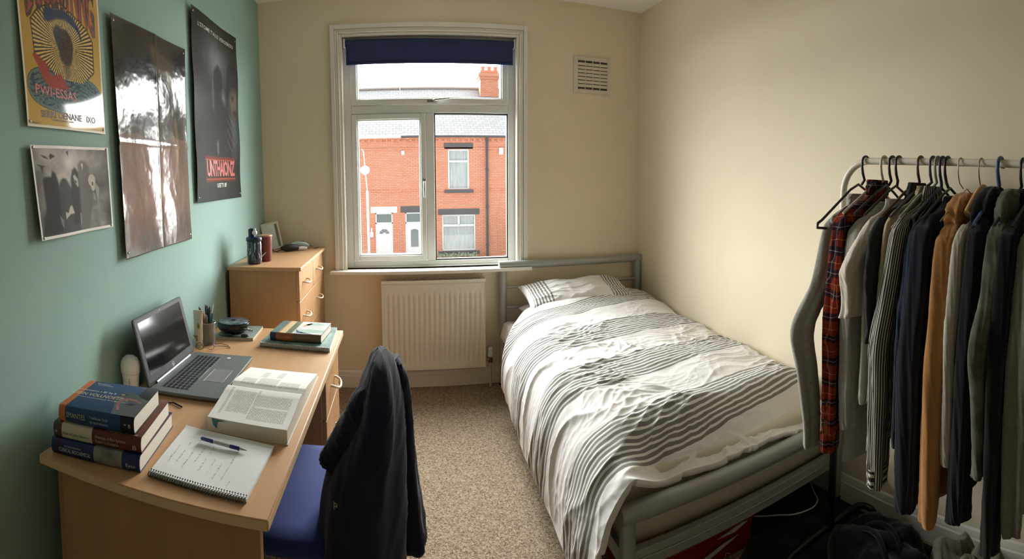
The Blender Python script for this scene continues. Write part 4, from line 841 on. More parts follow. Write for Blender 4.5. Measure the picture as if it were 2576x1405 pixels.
# ------------------------------------------------------------------ things on the desk
PAGE = mat('book_pages', (226, 220, 206), 0.9, var=0.05, vscale=6, stretch=(0.2, 0.2, 160)); GOLD = mat('cream_lettering', (206, 196, 160), 0.6); WHT = mat('white_lettering', (214, 216, 220), 0.6)
ZT = DZ
def book(name, label, cx, cy, deg, w, d, t, z, segs, letters=(), art=None, cat='book'):
    """spine along local x at y=-d/2, page edges show at the right; segs: (x0, x1, material) along the spine"""
    T_ = thing(name, label, cat, (cx, cy, z)); M = rot(cx, cy, deg, z); ms = []
    for s_ in segs:
        if s_[2] not in ms: ms.append(s_[2])
    b = MB(M); n = 9
    for x0, x1, m_ in segs:
        a, c = -w / 2 + w * x0, -w / 2 + w * x1; pr = []
        for k in range(n + 1): an = -math.pi / 2 - math.pi * k / n; pr.append((-d / 2 + 0.008 + 0.010 * math.cos(an) , t / 2 + t / 2 * math.sin(an)))
        outer = [(d / 2, 0.0)] + pr + [(d / 2, t), (d / 2, t - 0.0022)] + [(p[0] + 0.0024, t / 2 + (p[1] - t / 2) * (t - 0.0044) / t) for p in pr[::-1]] + [(d / 2, 0.0022)]
        b.loft([[(x, p[0], p[1]) for p in outer] for x in (a, c)], ms.index(m_))
    cov = b.build('cover', ms, T_, angle=50)
    b = MB(M); b.box(-w / 2 + 0.004, w / 2 - 0.002, -d / 2 + 0.006, d / 2 - 0.004, 0.0022, t - 0.0022); b.build('pages', PAGE, T_)
    for nm, body, face, x, q, size, wd, m_ in letters:
        b = MB(M)
        if face == 'spine': b.text(body, lambda a, c: (-w / 2 + w * x + a, -d / 2 - 0.0026, t * q + c), size, width=wd)
        else: b.text(body, lambda a, c: (-w / 2 + w * x + a, -d / 2 + d * q + c, t + 0.0004), size, width=wd)
        b.build(nm, m_, cov, smooth=False, recalc=False)
    if art: art(M, w, d, t, cov)
    return T_
NB = mat('navy_book_cloth', (30, 44, 92), 0.35, var=0.06, vscale=12); NB2 = mat('blue_book_jacket', (38, 68, 112), 0.3, var=0.08, vscale=10); MARB = mat('grey_marbled_art', (134, 130, 122), 0.4, var=0.45, vscale=26); CRM = mat('cream_book_band', (206, 198, 176), 0.45)
MAR = mat('maroon_book_cover', (100, 46, 34), 0.4, var=0.06, vscale=14); ORG = mat('orange_book_band', (206, 116, 66), 0.4); BLK = mat('black_book_band', (22, 22, 28), 0.4); TAUPE = mat('taupe_cover_edge', (110, 96, 84), 0.5); WINE = mat('wine_band', (70, 30, 52), 0.4)
book('textbook', 'navy textbook with a grey marbled picture band, bottom of the stack on the desk corner', -0.785, 1.135, 7.5, 0.262, 0.255, 0.044, ZT, [(0, .06, NB), (.06, .11, WINE), (.11, .50, NB), (.50, .81, MARB), (.81, 1, NB)],
     [('spine_title', 'CLINICAL BIOCHEMICAL', 'spine', .28, .42, .015, .098, WHT), ('spine_title', 'an introduction', 'spine', .26, .70, .008, .05, WHT), ('publisher_mark', 'Eyen', 'spine', .905, .38, .013, .026, WHT)])
book('textbook', 'brown and cream textbook in the middle of the stack on the desk corner', -0.783, 1.130, 8.5, 0.258, 0.228, 0.042, ZT + 0.0445, [(0, .07, mat('grey_spine_end', (72, 70, 68), 0.5)), (.07, .10, MAR), (.10, .46, CRM), (.46, 1, MAR)],
     [('spine_title', 'Molar & Cell no Biool in', 'spine', .27, .42, .010, .080, mat('dark_ink', (60, 56, 50), 0.6)), ('spine_title', 'Principles of Bioc Synoout', 'spine', .67, .62, .011, .086, GOLD), ('spine_title', 'Stalen / L U amano', 'spine', .63, .34, .010, .066, GOLD), ('publisher_mark', 'B', 'spine', .93, .35, .016, .010, GOLD), ('publisher_mark', 'o', 'spine', .035, .48, .014, .008, WHT),
      ('cover_title', 'Principles of Bioc', 'top', .78, .05, .016, .09, GOLD)])
def art_b1(M, w, d, t, cov):
    b = MB(M); z = t + 0.0003
    def blob(P, m_): b._add([(-w / 2 + w * x, -d / 2 + d * y, z + 0.0001 * m_) for x, y in P], [tuple(range(len(P)))], m_)
    blob([(.55, .62), (.60, .72), (.70, .76), (.80, .70), (.88, .62), (1.0, .55), (1.0, .02), (.70, .02), (.66, .22), (.60, .40)], 0)
    blob([(.57, .62), (.63, .68), (.70, .67), (.66, .62), (.60, .60)], 1); blob([(.60, .64), (.64, .665), (.66, .64), (.62, .62)], 2)
    blob([(.66, .50), (.72, .56), (.82, .55), (.95, .46), (.94, .43), (.82, .49), (.74, .50), (.70, .44), (.70, .30), (.76, .15), (.73, .14), (.66, .30)], 3); blob([(.74, .38), (.82, .42), (.90, .40), (.84, .34)], 4)
    b.build('cover_picture', [mat('book_art_dusk', (72, 74, 78), 0.35, var=0.12, vscale=18), mat('book_art_black', (24, 26, 30), 0.4), mat('book_art_pale', (206, 178, 168), 0.4), mat('book_art_rose', (150, 96, 96), 0.4, var=0.2, vscale=30), mat('book_art_navy', (38, 48, 74), 0.4)], cov, smooth=False, recalc=False)
book('textbook', 'blue textbook with orange band, topmost of the stack on the desk corner', -0.783, 1.118, 8.0, 0.224, 0.190, 0.046, ZT + 0.087, [(0, .09, ORG), (.09, .83, NB2), (.83, 1, BLK)],
     [('spine_title', 'SMANTES', 'spine', .24, .52, .020, .058, GOLD), ('spine_title', 'Tealizoes Yack', 'spine', .55, .62, .010, .055, WHT), ('spine_title', 'by eq Srolucens', 'spine', .55, .36, .010, .052, WHT), ('publisher_mark', '* 8', 'spine', .92, .5, .014, .018, WHT),
      ('cover_title', 'UIBIN VOLLNOETINS', 'top', .36, .50, .026, .175, GOLD), ('cover_title', 'cnseroemn s Bl 3q &', 'top', .27, .64, .014, .12, WHT), ('cover_title', 'manouns oncamiyov Roengnts Onge', 'top', .45, .40, .008, .16, WHT), ('author_line', 'Boozuar', 'top', .25, .92, .011, .045, WHT), ('author_line', 'Loonhmnosir', 'top', .29, .87, .009, .05, WHT)], art_b1)
# deodorant
de = thing('deodorant', 'white roll-on deodorant with a domed cap behind the book stack', 'deodorant', (-0.925, 1.455, ZT)); DW = mat('glossy_white_plastic', (222, 220, 214), 0.3)
b = MB(); b.lathe([(0.024, 0), (0.028, 0.003), (0.029, 0.02), (0.031, 0.045), (0.033, 0.062), (0.033, 0.066)], (-0.925, 1.455, ZT), 28, sq=0.8); bo = b.build('bottle_body', DW, de, angle=60)
b = MB(); b.lathe([(0.0335, 0.067), (0.036, 0.070), (0.037, 0.088), (0.035, 0.105), (0.029, 0.118), (0.018, 0.127), (0.004, 0.130)], (-0.925, 1.455, ZT), 28, sq=0.85); b.build('domed_cap', DW, de, angle=70)
b = MB(); b.text('DERN', lambda a, c: (-0.916 + c * 0.6, 1.4295, ZT + 0.036 + a), 0.013, width=0.035); b.build('lettering', mat('brown_ink', (96, 66, 52), 0.6), bo, smooth=False, recalc=False)

# laptop
LG = mat('silver_grey_laptop', (104, 110, 109), 0.5, metal=0.15); LD = mat('dark_laptop_bezel', (42, 43, 44), 0.5, spec=0.3); LK = mat('black_keys', (26, 27, 32), 0.45)
lt = thing('laptop', 'open grey laptop with a dark screen, standing against the teal wall', 'laptop', (-0.731, 1.667, ZT)); LM = rot(-0.731, 1.667, 1.2, ZT)
W2, D2 = 0.205, 0.130   # half width along y, half depth along x ; screen side at -x
def rrect(hx, hy, r, n=6):
    P = []
    for cx, cy, a0 in ((hx - r, hy - r, 0), (-hx + r, hy - r, 90), (-hx + r, -hy + r, 180), (hx - r, -hy + r, 270)):
        for k in range(n + 1): a = R(a0 + 90 * k / n); P.append((cx + r * math.cos(a), cy + r * math.sin(a)))
    return P
b = MB(LM); P = rrect(D2, W2, 0.014); b.loft([[(x * .97, y * .98, 0.004) for x, y in P], [(x, y, 0.010) for x, y in P], [(x, y, 0.0165) for x, y in P], [(x * .995, y * .997, 0.018) for x, y in P]]); base = b.build('base', LG, lt, bevel=0.0008)
for x in (-0.1, 0.1):
    for y in (-0.17, 0.17): b = MB(LM); b.lathe([(0.008, 0), (0.008, 0.005)], (x, y, 0), 12); b.build('rubber_foot', BLKP, base)
kb = MB(LM); kb.box(-0.098, 0.008, -0.170, 0.170, 0.0178, 0.0184); kbo = kb.build('keyboard', mat('keyboard_well', (92, 95, 98), 0.5, metal=0.2), lt, bevel=0.0003)
first = {}
cols = 15; pitch_y = 0.334 / cols; pitch_x = 0.102 / 6
def key(cx, cy, hx, hy):
    k = (round(hx, 4), round(hy, 4)); wpos = LM @ Vector((cx, cy, 0.0184))
    if k not in first:
        b = MB(Matrix.Translation(wpos) @ Matrix.Rotation(R(1.2), 4, 'Z')); b.loft([[(x * 1.0, y * 1.0, 0) for x, y in rrect(hx, hy, 0.0015, 2)], [(x * .93, y * .95, 0.0014) for x, y in rrect(hx, hy, 0.0015, 2)]]); o = b.build('key', LK, kbo); first[k] = (o, wpos.copy())
    else:
        o0, w0 = first[k]; o = o0.copy(); o.location = o0.location + (wpos - w0); COL.objects.link(o)
for r in range(6):
    x = -0.098 + pitch_x * (r + 0.5) + 0.002
    if r < 5:
        for c in range(cols): key(x, -0.167 + pitch_y * (c + 0.5), (0.0045 if r == 0 else 0.0067), pitch_y / 2 - 0.0018)
    else:
        for c in (0, 1, 2, 3, 10, 11, 12, 13, 14): key(x, -0.167 + pitch_y * (c + 0.5), 0.0067, pitch_y / 2 - 0.0018)
        key(x, -0.167 + pitch_y * 7.0, 0.0067, pitch_y * 3 - 0.0018)
b = MB(LM); b.box(0.030, 0.098, -0.078, 0.042, 0.0178, 0.0186); b.build('touchpad', mat('touchpad_grey', (126, 122, 122), 0.35), lt, bevel=0.0005)
b = MB(LM); b.box(0.024, 0.0262, -0.078, 0.042, 0.0178, 0.0190); b.build('touchpad_strip', CHROME, lt)
b = MB(LM); b.lathe([(0.0075, 0.018), (0.0075, 0.0186)], (0.040, 0.165, 0), 20); b.build('sticker', WHT, lt)
b = MB(LM); b.text('8 8', lambda a, c: (0.108 - c, -0.150 + a, 0.0184), 0.012); b.build('palm_rest_mark', mat('laptop_mark', (150, 152, 154), 0.4), lt, smooth=False, recalc=False)
b = MB(LM); b.tube([(-0.127, -0.15, 0.021), (-0.127, 0.15, 0.021)], 0.006, 14); b.build('hinge', mat('bright_hinge', (150, 152, 154), 0.35, metal=0.8), lt)
ang = R(13.5); LM2 = LM @ Matrix.Translation((-0.129, 0, 0.020)) @ Matrix.Rotation(-ang, 4, 'Y')
# lid-local: x = thickness (towards the user), y = width, z = height
b = MB(LM2); HL = 0.240
b.loft([[(x, a, HL / 2 + c) for a, c in rrect(W2 * k2, HL / 2 * k2, 0.012)] for x, k2 in ((-0.006, .985), (-0.004, 1), (0.001, 1), (0.0018, .992))]); lid = b.build('lid', mat('grey_laptop_lid', (60, 63, 64), 0.65, spec=0.25), lt, bevel=0.0006)
b = MB(LM2); b.loft([[(x, a, HL / 2 + 0.002 + c) for a, c in rrect(W2 - 0.006, HL / 2 - 0.008, 0.010)] for x in (0.0018, 0.0026)]); b.build('bezel', LD, lid)
SCR = mat('switched_off_screen', (20, 22, 24), 0.10, spec=0.25)
b = MB(LM2); b.box(0.0026, 0.0031, -0.178, 0.178, 0.034, 0.222); b.build('screen', SCR, lid)
b = MB(LM2); b.lathe([(0.0030, 0.0026), (0.0030, 0.0034)], (0, 0.0, 0.231), 12, axis='x'); b.build('webcam', mat('webcam_glass', (120, 124, 128), 0.2), lid)
b = MB(LM2)
for k in range(24):
    a0, a1 = 2 * math.pi * k / 24, 2 * math.pi * (k + 1) / 24
    b._add([(0.0034, 0.0085 * math.cos(a0), 0.0175 + 0.0085 * math.sin(a0)), (0.0034, 0.0085 * math.cos(a1), 0.0175 + 0.0085 * math.sin(a1)), (0.0034, 0.0072 * math.cos(a1), 0.0175 + 0.0072 * math.sin(a1)), (0.0034, 0.0072 * math.cos(a0), 0.0175 + 0.0072 * math.sin(a0))], [(0, 1, 2, 3)])
b.text('hp', lambda a, c: (0.0034, a, 0.0175 + c), 0.011); b.build('round_logo', WHT, lid, smooth=False, recalc=False)

# open book
ob_ = thing('open_book', 'thick open textbook lying face up near the front edge of the desk', 'book', (-0.45, 1.52, ZT)); qw = quadwarp((-0.566, 1.296), (-0.321, 1.272), (-0.318, 1.742), (-0.582, 1.768))
PGM = bpy.data.materials.new('printed_page'); PGM.use_nodes = True; nt, N, L, B = nodes_of(PGM); B.inputs['Roughness'].default_value = 0.8
_uv = N.new('ShaderNodeUVMap'); _sp = N.new('ShaderNodeSeparateXYZ'); L.new(_uv.outputs[0], _sp.inputs[0]); U_, V_ = _sp.outputs['X'], _sp.outputs['Y']
_ln = math_node(nt, 'LESS_THAN', math_node(nt, 'FRACT', math_node(nt, 'MULTIPLY', U_, 56.0)), 0.42)
_cmb = N.new('ShaderNodeCombineXYZ'); L.new(math_node(nt, 'FLOOR', math_node(nt, 'MULTIPLY', U_, 56.0)), _cmb.inputs[0]); L.new(math_node(nt, 'MULTIPLY', V_, 60.0), _cmb.inputs[1])
_nz = N.new('ShaderNodeTexNoise'); _nz.inputs['Scale'].default_value = 1.0; L.new(_cmb.outputs[0], _nz.inputs[0]); _wd = math_node(nt, 'GREATER_THAN', _nz.outputs[0], 0.40)
def blockmask(u0, u1, v0, v1):
    a = math_node(nt, 'MULTIPLY', math_node(nt, 'GREATER_THAN', U_, u0), math_node(nt, 'LESS_THAN', U_, u1)); c = math_node(nt, 'MULTIPLY', math_node(nt, 'GREATER_THAN', V_, v0), math_node(nt, 'LESS_THAN', V_, v1)); return math_node(nt, 'MULTIPLY', a, c)
_blocks = [(0.16, 0.44, 0.10, 0.37), (0.50, 0.92, 0.05, 0.19), (0.50, 0.92, 0.21, 0.34), (0.08, 0.12, 0.06, 0.40), (0.46, 0.49, 0.05, 0.40), (0.10, 0.30, 0.53, 0.66), (0.34, 0.60, 0.53, 0.70), (0.64, 0.90, 0.53, 0.64), (0.30, 0.38, 0.72, 0.88), (0.52, 0.60, 0.74, 0.92)]
_acc = None
for q_ in _blocks: _m = blockmask(*q_); _acc = _m if _acc is None else math_node(nt, 'MAXIMUM', _acc, _m)
_k = math_node(nt, 'MULTIPLY', math_node(nt, 'MULTIPLY', _ln, _wd), _acc); _k = math_node(nt, 'MULTIPLY', _k, 0.75)
_mx = N.new('ShaderNodeMix'); _mx.data_type = 'RGBA'; L.new(_k, _mx.inputs[0]); _mx.inputs[6].default_value = (*lin((230, 228, 222)), 1); _mx.inputs[7].default_value = (*lin((96, 94, 92)), 1); L.new(_mx.outputs[2], B.inputs['Base Color'])
def ph(v, u=0):
    # page surface height over the desk
    P = [(0, .040), (.12, .043), (.26, .049), (.36, .055), (.42, .056), (.455, .048), (.475, .036), (.50, .040), (.55, .047), (.62, .044), (.75, .034), (.90, .022), (1, .014)]
    return float(np.interp(v, [p[0] for p in P], [p[1] for p in P]))
b = MB(); b.warp = qw; b.grid(lambda u, v: (u, v, ZT + 0.0005 + ph(v)), 12, 120); b.build('open_pages', PGM, ob_, angle=180, recalc=False)
b = MB(); b.warp = qw; rings = []
for k in range(61): v = k / 60; rings.append([(0.0, v, ZT + 0.003), (1.0, v, ZT + 0.003), (1.0, v, ZT + ph(v)), (0.0, v, ZT + ph(v))])
b.loft(rings); b.build('page_block', PAGE, ob_, angle=30)
b = MB(); b.warp = qw; b.box(-0.012, 1.012, -0.012, 1.010, ZT, ZT + 0.003); b.build('cover', mat('pale_book_cover', (206, 196, 176), 0.5), ob_)
b = MB(); b.warp = qw; TE = mat('teal_cover_corner', (58, 120, 128), 0.5)
b._add([(0.06, -0.004, ZT + 0.039), (0.24, -0.004, ZT + 0.036), (0.14, -0.004, ZT + 0.032), (0.12, -0.004, ZT + 0.012), (0.08, -0.004, ZT + 0.020)], [(0, 1, 2, 3, 4)]); b.build('index_tab', TE, ob_, smooth=False, solid=0.001)
# notepad with pen
npd = thing('spiral_notepad', 'spiral notepad with faint handwriting lying at the front of the desk', 'notepad', (-0.49, 1.14, ZT)); nw = quadwarp((-0.615, 1.030), (-0.354, 1.010), (-0.350, 1.243), (-0.629, 1.282))
b = MB(); b.warp = nw; b.box(0, 1, 0, 1, ZT + 0.0005, ZT + 0.0022); b.build('back_cover', mat('card_back', (190, 176, 150), 0.8), npd)
b = MB(); b.warp = nw
b.grid(lambda u, v: (0.002 + 0.996 * u, 0.004 + 0.992 * v, ZT + 0.010 + 0.0035 * max(0, (v - 0.9) * 10) ** 2 * (1 - u) * 0.8 + 0.0012 * math.sin(u * 6 + v * 4)), 40, 40)
b.box(0.002, 0.998, 0.004, 0.990, ZT + 0.0022, ZT + 0.0088); b.build('paper', mat('white_paper', (228, 230, 232), 0.8), npd, recalc=False)
b = MB(); b.warp = nw
for k in range(38):
    u = 0.012 + 0.976 * k / 37; pts = [(u + 0.003 * math.sin(a), 0.010 + 0.030 * math.cos(a) * -1 - 0.012, ZT + 0.0075 + 0.0075 * math.sin(a)) for a in [2 * math.pi * q / 12 for q in range(12)]]; b.tube(pts, 0.0016, 6, closed=True) if False else None
    c0 = nw(u, -0.006, ZT + 0.0072); ring = []
    b2 = []
    for q in range(13):
        a = 2 * math.pi * q / 12; b2.append((c0[0], c0[1] + 0.0085 * math.cos(a), c0[2] + 0.0066 * math.sin(a)))
    wsave = b.warp; b.warp = None; b.tube(b2[:-1], 0.0012, 6, closed=True); b.warp = wsave
b.build('spiral_binding', mat('dark_wire', (96, 96, 92), 0.35, metal=0.8), npd)
b = MB(); b.warp = nw
for k in range(38): u = 0.012 + 0.976 * k / 37; b.prism([(u + 0.0065 * math.cos(a), 0.040 + 0.009 * math.sin(a)) for a in [2 * math.pi * q / 8 for q in range(8)]], ZT + 0.0112, ZT + 0.0122)
b.build('punched_holes', mat('hole_shadow', (40, 38, 36), 0.9), npd, smooth=False)
rs = np.random.RandomState(4); b = MB(); b.warp = nw
for col in range(9):
    u0 = 0.10 + 0.085 * col; v = 0.14 + 0.10 * rs.rand()
    end = (0.55, 0.7, 0.78, 0.82, 0.78, 0.45, 0.42, 0.76, 0.38)[col]
    while v < end:
        L_ = 0.02 + 0.05 * rs.rand(); s_ = 0.010 * (rs.rand() - .5)
        if rs.rand() < 0.8:
            b._add([(u0 + s_, v, ZT + 0.0125), (u0 + s_ + 0.004, v, ZT + 0.0125), (u0 + s_ + 0.004, v + L_, ZT + 0.0125), (u0 + s_, v + L_, ZT + 0.0125)], [(0, 1, 2, 3)])
            if rs.rand() < 0.6: w_ = 0.012 + 0.012 * rs.rand(); b._add([(u0 - w_ / 2, v + L_ * .4, ZT + 0.0125), (u0 + w_ / 2, v + L_ * .5, ZT + 0.0125), (u0 + w_ / 2, v + L_ * .5 + 0.006, ZT + 0.0125), (u0 - w_ / 2, v + L_ * .4 + 0.006, ZT + 0.0125)], [(0, 1, 2, 3)])
        v += L_ + 0.012 + 0.02 * rs.rand()
b.build('handwriting', mat('pencil_grey', (150, 150, 150), 0.8), npd, smooth=False, recalc=False)
pn = thing('ballpoint_pen', 'blue and clear ballpoint pen lying across the notepad', 'pen', (-0.48, 1.2, ZT + 0.014)); pb = mat('pen_blue', (28, 48, 120), 0.35); pc = mat('pen_clear_barrel', (176, 180, 184), 0.2)
p0, p1 = Vector((-0.550, 1.212, ZT + 0.019)), Vector((-0.410, 1.189, ZT + 0.018)); dv = (p1 - p0)
def seg(nm, ts, rs_, m_): b = MB(); b.tube([p0 + dv * t for t in ts], rs_, 14); return b.build(nm, m_, pn)
sc_ = seg('cap', (0, 0.02, 0.27, 0.28), (0.0035, 0.005, 0.0052, 0.004), pb); seg('barrel', (0.28, 0.30, 0.62, 0.64), (0.004, 0.0047, 0.0047, 0.0045), pc); seg('grip', (0.64, 0.65, 0.83, 0.85), (0.0045, 0.0052, 0.0050, 0.004), pb); seg('tip', (0.85, 0.87, 1.0), (0.0040, 0.0035, 0.0006), CHROME)
b = MB(); b.tube([p0 + Vector((0, -0.004, 0.003)), p0 + dv * 0.05 + Vector((0, -0.0065, 0.003)), p0 + dv * 0.24 + Vector((0, -0.0065, 0.002))], 0.0012, 6); b.build('clip', pb, sc_)
b = MB(); b.text('SOFT MOURUM', lambda a, c: tuple(p0 + dv * 0.46 + dv.normalized() * a + Vector((-dv.y, dv.x, 0)).normalized() * c * 0.8 + Vector((0, 0, 0.0049))), 0.005, width=0.036); b.build('pen_lettering', mat('dark_ink2', (60, 62, 70), 0.6), pn, smooth=False, recalc=False)

# sunscreen-like tube, pen pot and its pens
tu = thing('cream_tube', 'white squeeze tube with coloured print standing beside the pen pot', 'tube', (-0.893, 1.985, ZT))
b = MB(); b.loft([[(-0.893 + a * math.cos(t) , 1.985 + c * math.sin(t), ZT + z) for t in [2 * math.pi * q / 28 for q in range(28)]] for z, a, c in ((0.0, .017, .017), (.004, .018, .018), (.03, .018, .018), (.034, .0195, .0195), (.08, .0205, .018), (.13, .0215, .011), (.158, .0225, .004), (.166, .0225, .0022))]); tb = b.build('tube_body', mat('cream_tube_plastic', (216, 208, 190), 0.35), tu, angle=50)
b = MB(); b.box(-0.904, -0.888, 1.9638, 1.9650, ZT + 0.050, ZT + 0.056); b.build('tube_print_bar', mat('tube_print_olive', (150, 150, 70), 0.5), tb)
b = MB(); b.prism([(-0.884 + 0.006 * math.cos(a), ZT + 0.098 + 0.013 * math.sin(a)) for a in [2 * math.pi * q / 16 for q in range(16)]], 1.968, 1.970, plane='xz'); b.build('tube_print', mat('tube_print_olive', (150, 150, 70), 0.5), tb)
b = MB(); b.tube([(-0.909, 1.9665, ZT + 0.058), (-0.902, 1.964, ZT + 0.050), (-0.894, 1.9632, ZT + 0.044), (-0.889, 1.964, ZT + 0.036), (-0.897, 1.9632, ZT + 0.034)], 0.0016, 6); b.build('tube_swirl', mat('tube_print_red', (170, 60, 48), 0.5), tb)
PCX, PCY = -0.868, 2.035
pp = thing('pen_pot', 'grey wire mesh pen pot full of pens by the wall', 'pen pot', (PCX, PCY, ZT))
MESHM = bpy.data.materials.new('fine_wire_mesh'); MESHM.use_nodes = True; nt, N, L, B = nodes_of(MESHM); B.inputs['Base Color'].default_value = (*lin((150, 150, 148)), 1); B.inputs['Metallic'].default_value = 0.7; B.inputs['Roughness'].default_value = 0.4
_uv = N.new('ShaderNodeUVMap'); _sp = N.new('ShaderNodeSeparateXYZ'); L.new(_uv.outputs[0], _sp.inputs[0])
_a = math_node(nt, 'GREATER_THAN', math_node(nt, 'FRACT', math_node(nt, 'MULTIPLY', _sp.outputs['X'], 90.0)), 0.55); _c = math_node(nt, 'GREATER_THAN', math_node(nt, 'FRACT', math_node(nt, 'MULTIPLY', _sp.outputs['Y'], 42.0)), 0.55)
_al = math_node(nt, 'MAXIMUM', _a, _c); L.new(_al, B.inputs['Alpha'])
b = MB(); b.grid(lambda u, v: (PCX + (0.032 + 0.004 * v) * math.cos(2 * math.pi * u), PCY + (0.032 + 0.004 * v) * math.sin(2 * math.pi * u), ZT + 0.003 + 0.097 * v), 48, 6); b.build('mesh_wall', MESHM, pp, recalc=False)
b = MB(); b.tube([(PCX + 0.0362 * math.cos(a), PCY + 0.0362 * math.sin(a), ZT + 0.100) for a in [2 * math.pi * q / 32 for q in range(32)]], 0.0022, 8, closed=True); b.build('rim', CHROME, pp)
b = MB(); b.lathe([(0.033, 0), (0.034, 0.004), (0.032, 0.005)], (PCX, PCY, ZT), 32); b.build('pot_base', CHROME, pp)
pens = [('black marker leaning left in the pen pot', (24, 24, 30), -0.020, 0.006, -0.040, 0.0, 0.168, 0.0045), ('red-striped pencil leaning left in the pen pot', (176, 66, 40), -0.010, -0.014, -0.026, -0.016, 0.166, 0.0038), ('orange pencil beside the red one in the pen pot', (206, 120, 60), -0.004, -0.016, -0.016, -0.022, 0.155, 0.0038),
        ('black pen with a pale tip, at the back of the pen pot', (30, 30, 36), -0.006, 0.014, -0.008, 0.020, 0.172, 0.0045), ('navy pen upright in the middle of the pen pot', (40, 50, 96), 0.002, 0.0, -0.012, 0.012, 0.176, 0.0045), ('black fineliner pen in the middle of the pen pot', (26, 26, 28), 0.008, 0.0, 0.010, 0.004, 0.170, 0.005),
        ('thin white pencil, tallest on the right of the pen pot', (216, 214, 208), 0.012, 0.010, 0.024, 0.018, 0.184, 0.0032), ('grey pen with a rounded end at the front of the pen pot', (128, 126, 122), 0.004, -0.018, 0.004, -0.026, 0.140, 0.0065), ('teal-blue highlighter on the right of the pen pot', (74, 106, 124), 0.018, -0.008, 0.030, -0.008, 0.145, 0.008)]
for lab, rgb, x0, y0, x1, y1, h, r in pens:
    b = MB(); A_ = Vector((PCX + x0 * -0.8, PCY + y0 * -0.8, ZT + 0.006)); B_ = Vector((PCX + x1, PCY + y1, ZT + h)); b.tube([A_, A_ + (B_ - A_) * 0.06, A_ + (B_ - A_) * 0.82, A_ + (B_ - A_) * 0.85, A_ + (B_ - A_) * 0.93, B_], [r * .5, r, r, r * 1.12, r, r * 0.35], 10)
    tag(b.build('pen' if 'pencil' not in lab else 'pencil', mat('pen_%d_%d_%d' % rgb, rgb, 0.35)), lab, 'pen' if 'pencil' not in lab else 'pencil', 'pens and pencils in the mesh pot')
# glasses
gl_ = thing('spectacles', 'thin brown wire spectacles lying folded in front of the pen pot', 'glasses', (-0.80, 1.99, ZT)); GM = mat('brown_wire', (66, 40, 30), 0.4, metal=0.3)
b = MB()
for s_ in (0, 1): b.tube([(-0.868 + 0.045 * s_ + 0.018 * math.cos(a), 1.938 + 0.012 * s_, ZT + 0.019 + 0.015 * math.sin(a)) for a in [2 * math.pi * q / 20 for q in range(20)]], 0.0011, 6, closed=True)
b.tube([(-0.850, 1.942, ZT + 0.024), (-0.846, 1.943, ZT + 0.028), (-0.841, 1.946, ZT + 0.024)], 0.0011, 6); b.build('front_frame', GM, gl_)
b = MB(); b.tube([(-0.806, 1.952, ZT + 0.022), (-0.795, 1.975, ZT + 0.014), (-0.780, 2.000, ZT + 0.008), (-0.758, 2.003, ZT + 0.005), (-0.748, 1.995, ZT + 0.002)], 0.0013, 6); b.build('temple_arm', GM, gl_)
b = MB(); b.tube([(-0.886, 1.938, ZT + 0.022), (-0.850, 1.995, ZT + 0.010), (-0.806, 2.030, ZT + 0.008), (-0.772, 2.020, ZT + 0.006), (-0.752, 1.998, ZT + 0.002)], 0.0013, 6); b.build('temple_arm', GM, gl_)
# magazine, disc player and lead
mg = thing('magazine', 'grey-green magazine lying under the black disc player', 'magazine', (-0.77, 2.2, ZT)); mw = quadwarp((-0.866, 2.098), (-0.682, 2.120), (-0.690, 2.312), (-0.866, 2.300))
b = MB(); b.warp = mw; b.box(0, 1, 0, 1, ZT + 0.001, ZT + 0.011); b.build('pages', mat('magazine_pages', (200, 186, 160), 0.8), mg); b = MB(); b.warp = mw; b.box(-0.004, 1.004, -0.004, 1.004, ZT + 0.011, ZT + 0.0125); b.box(-0.004, 1.004, -0.004, 1.004, ZT, ZT + 0.001); b.build('cover', mat('grey_green_cover', (142, 156, 148), 0.35, var=0.2, vscale=12), mg)
dp = thing('disc_player', 'round black portable disc player with a shiny patterned lid on the magazine', 'disc player', (-0.80, 2.18, ZT + 0.0125)); zc_ = ZT + 0.0125
b = MB(); b.lathe([(0.058, 0.012), (0.072, 0.016), (0.078, 0.026), (0.079, 0.042), (0.076, 0.050)], (-0.800, 2.195, zc_), 44, sq=0.9); b.build('body', mat('black_gloss_plastic', (22, 24, 26), 0.3), dp, angle=60)
b = MB(); b.lathe([(0.072, 0.050), (0.074, 0.053), (0.070, 0.056), (0.02, 0.058), (0.001, 0.058)], (-0.800, 2.195, zc_), 44, sq=0.9); b.build('patterned_lid', mat('patterned_lid_art', (92, 104, 116), 0.12, var=0.6, vscale=34, coat=0.6), dp, angle=60)
b = MB(); b.lathe([(0.012, 0.058), (0.012, 0.060)], (-0.800, 2.195, zc_), 20); b.build('lid_badge', BLKP, dp)
for k in range(3): b = MB(); b.box(-0.735 + 0.006 * k, -0.712 + 0.008 * k, 2.150 + 0.012 * k, 2.158 + 0.012 * k, zc_ + 0.030 - 0.008 * k, zc_ + 0.034 - 0.008 * k); b.build('button', CHROME, dp, bevel=0.001)
b = MB(); b.lathe([(0.05, 0), (0.055, 0.012)], (-0.800, 2.195, zc_), 30, sq=0.8); b.build('base_ring', BLKP, dp)
ep = thing('earphones', 'black earphones tucked in front of the disc player on the magazine', 'earphones', (-0.77, 2.12, zc_))
for (x, y) in ((-0.722, 2.125), (-0.800, 2.118)): b = MB(); b.ball((x, y, zc_ + 0.008), 0.012, 16, 8, sc3=(1.7, 1, 0.6)); b.build('earbud', BLKP, ep)
b = MB(); b.tube([(-0.845, 2.125, zc_ + 0.003), (-0.82, 2.112, zc_ + 0.003), (-0.80, 2.118, zc_ + 0.004), (-0.77, 2.112, zc_ + 0.003), (-0.745, 2.118, zc_ + 0.003), (-0.722, 2.125, zc_ + 0.004)], 0.0018, 6); b.build('lead', BLKP, ep)
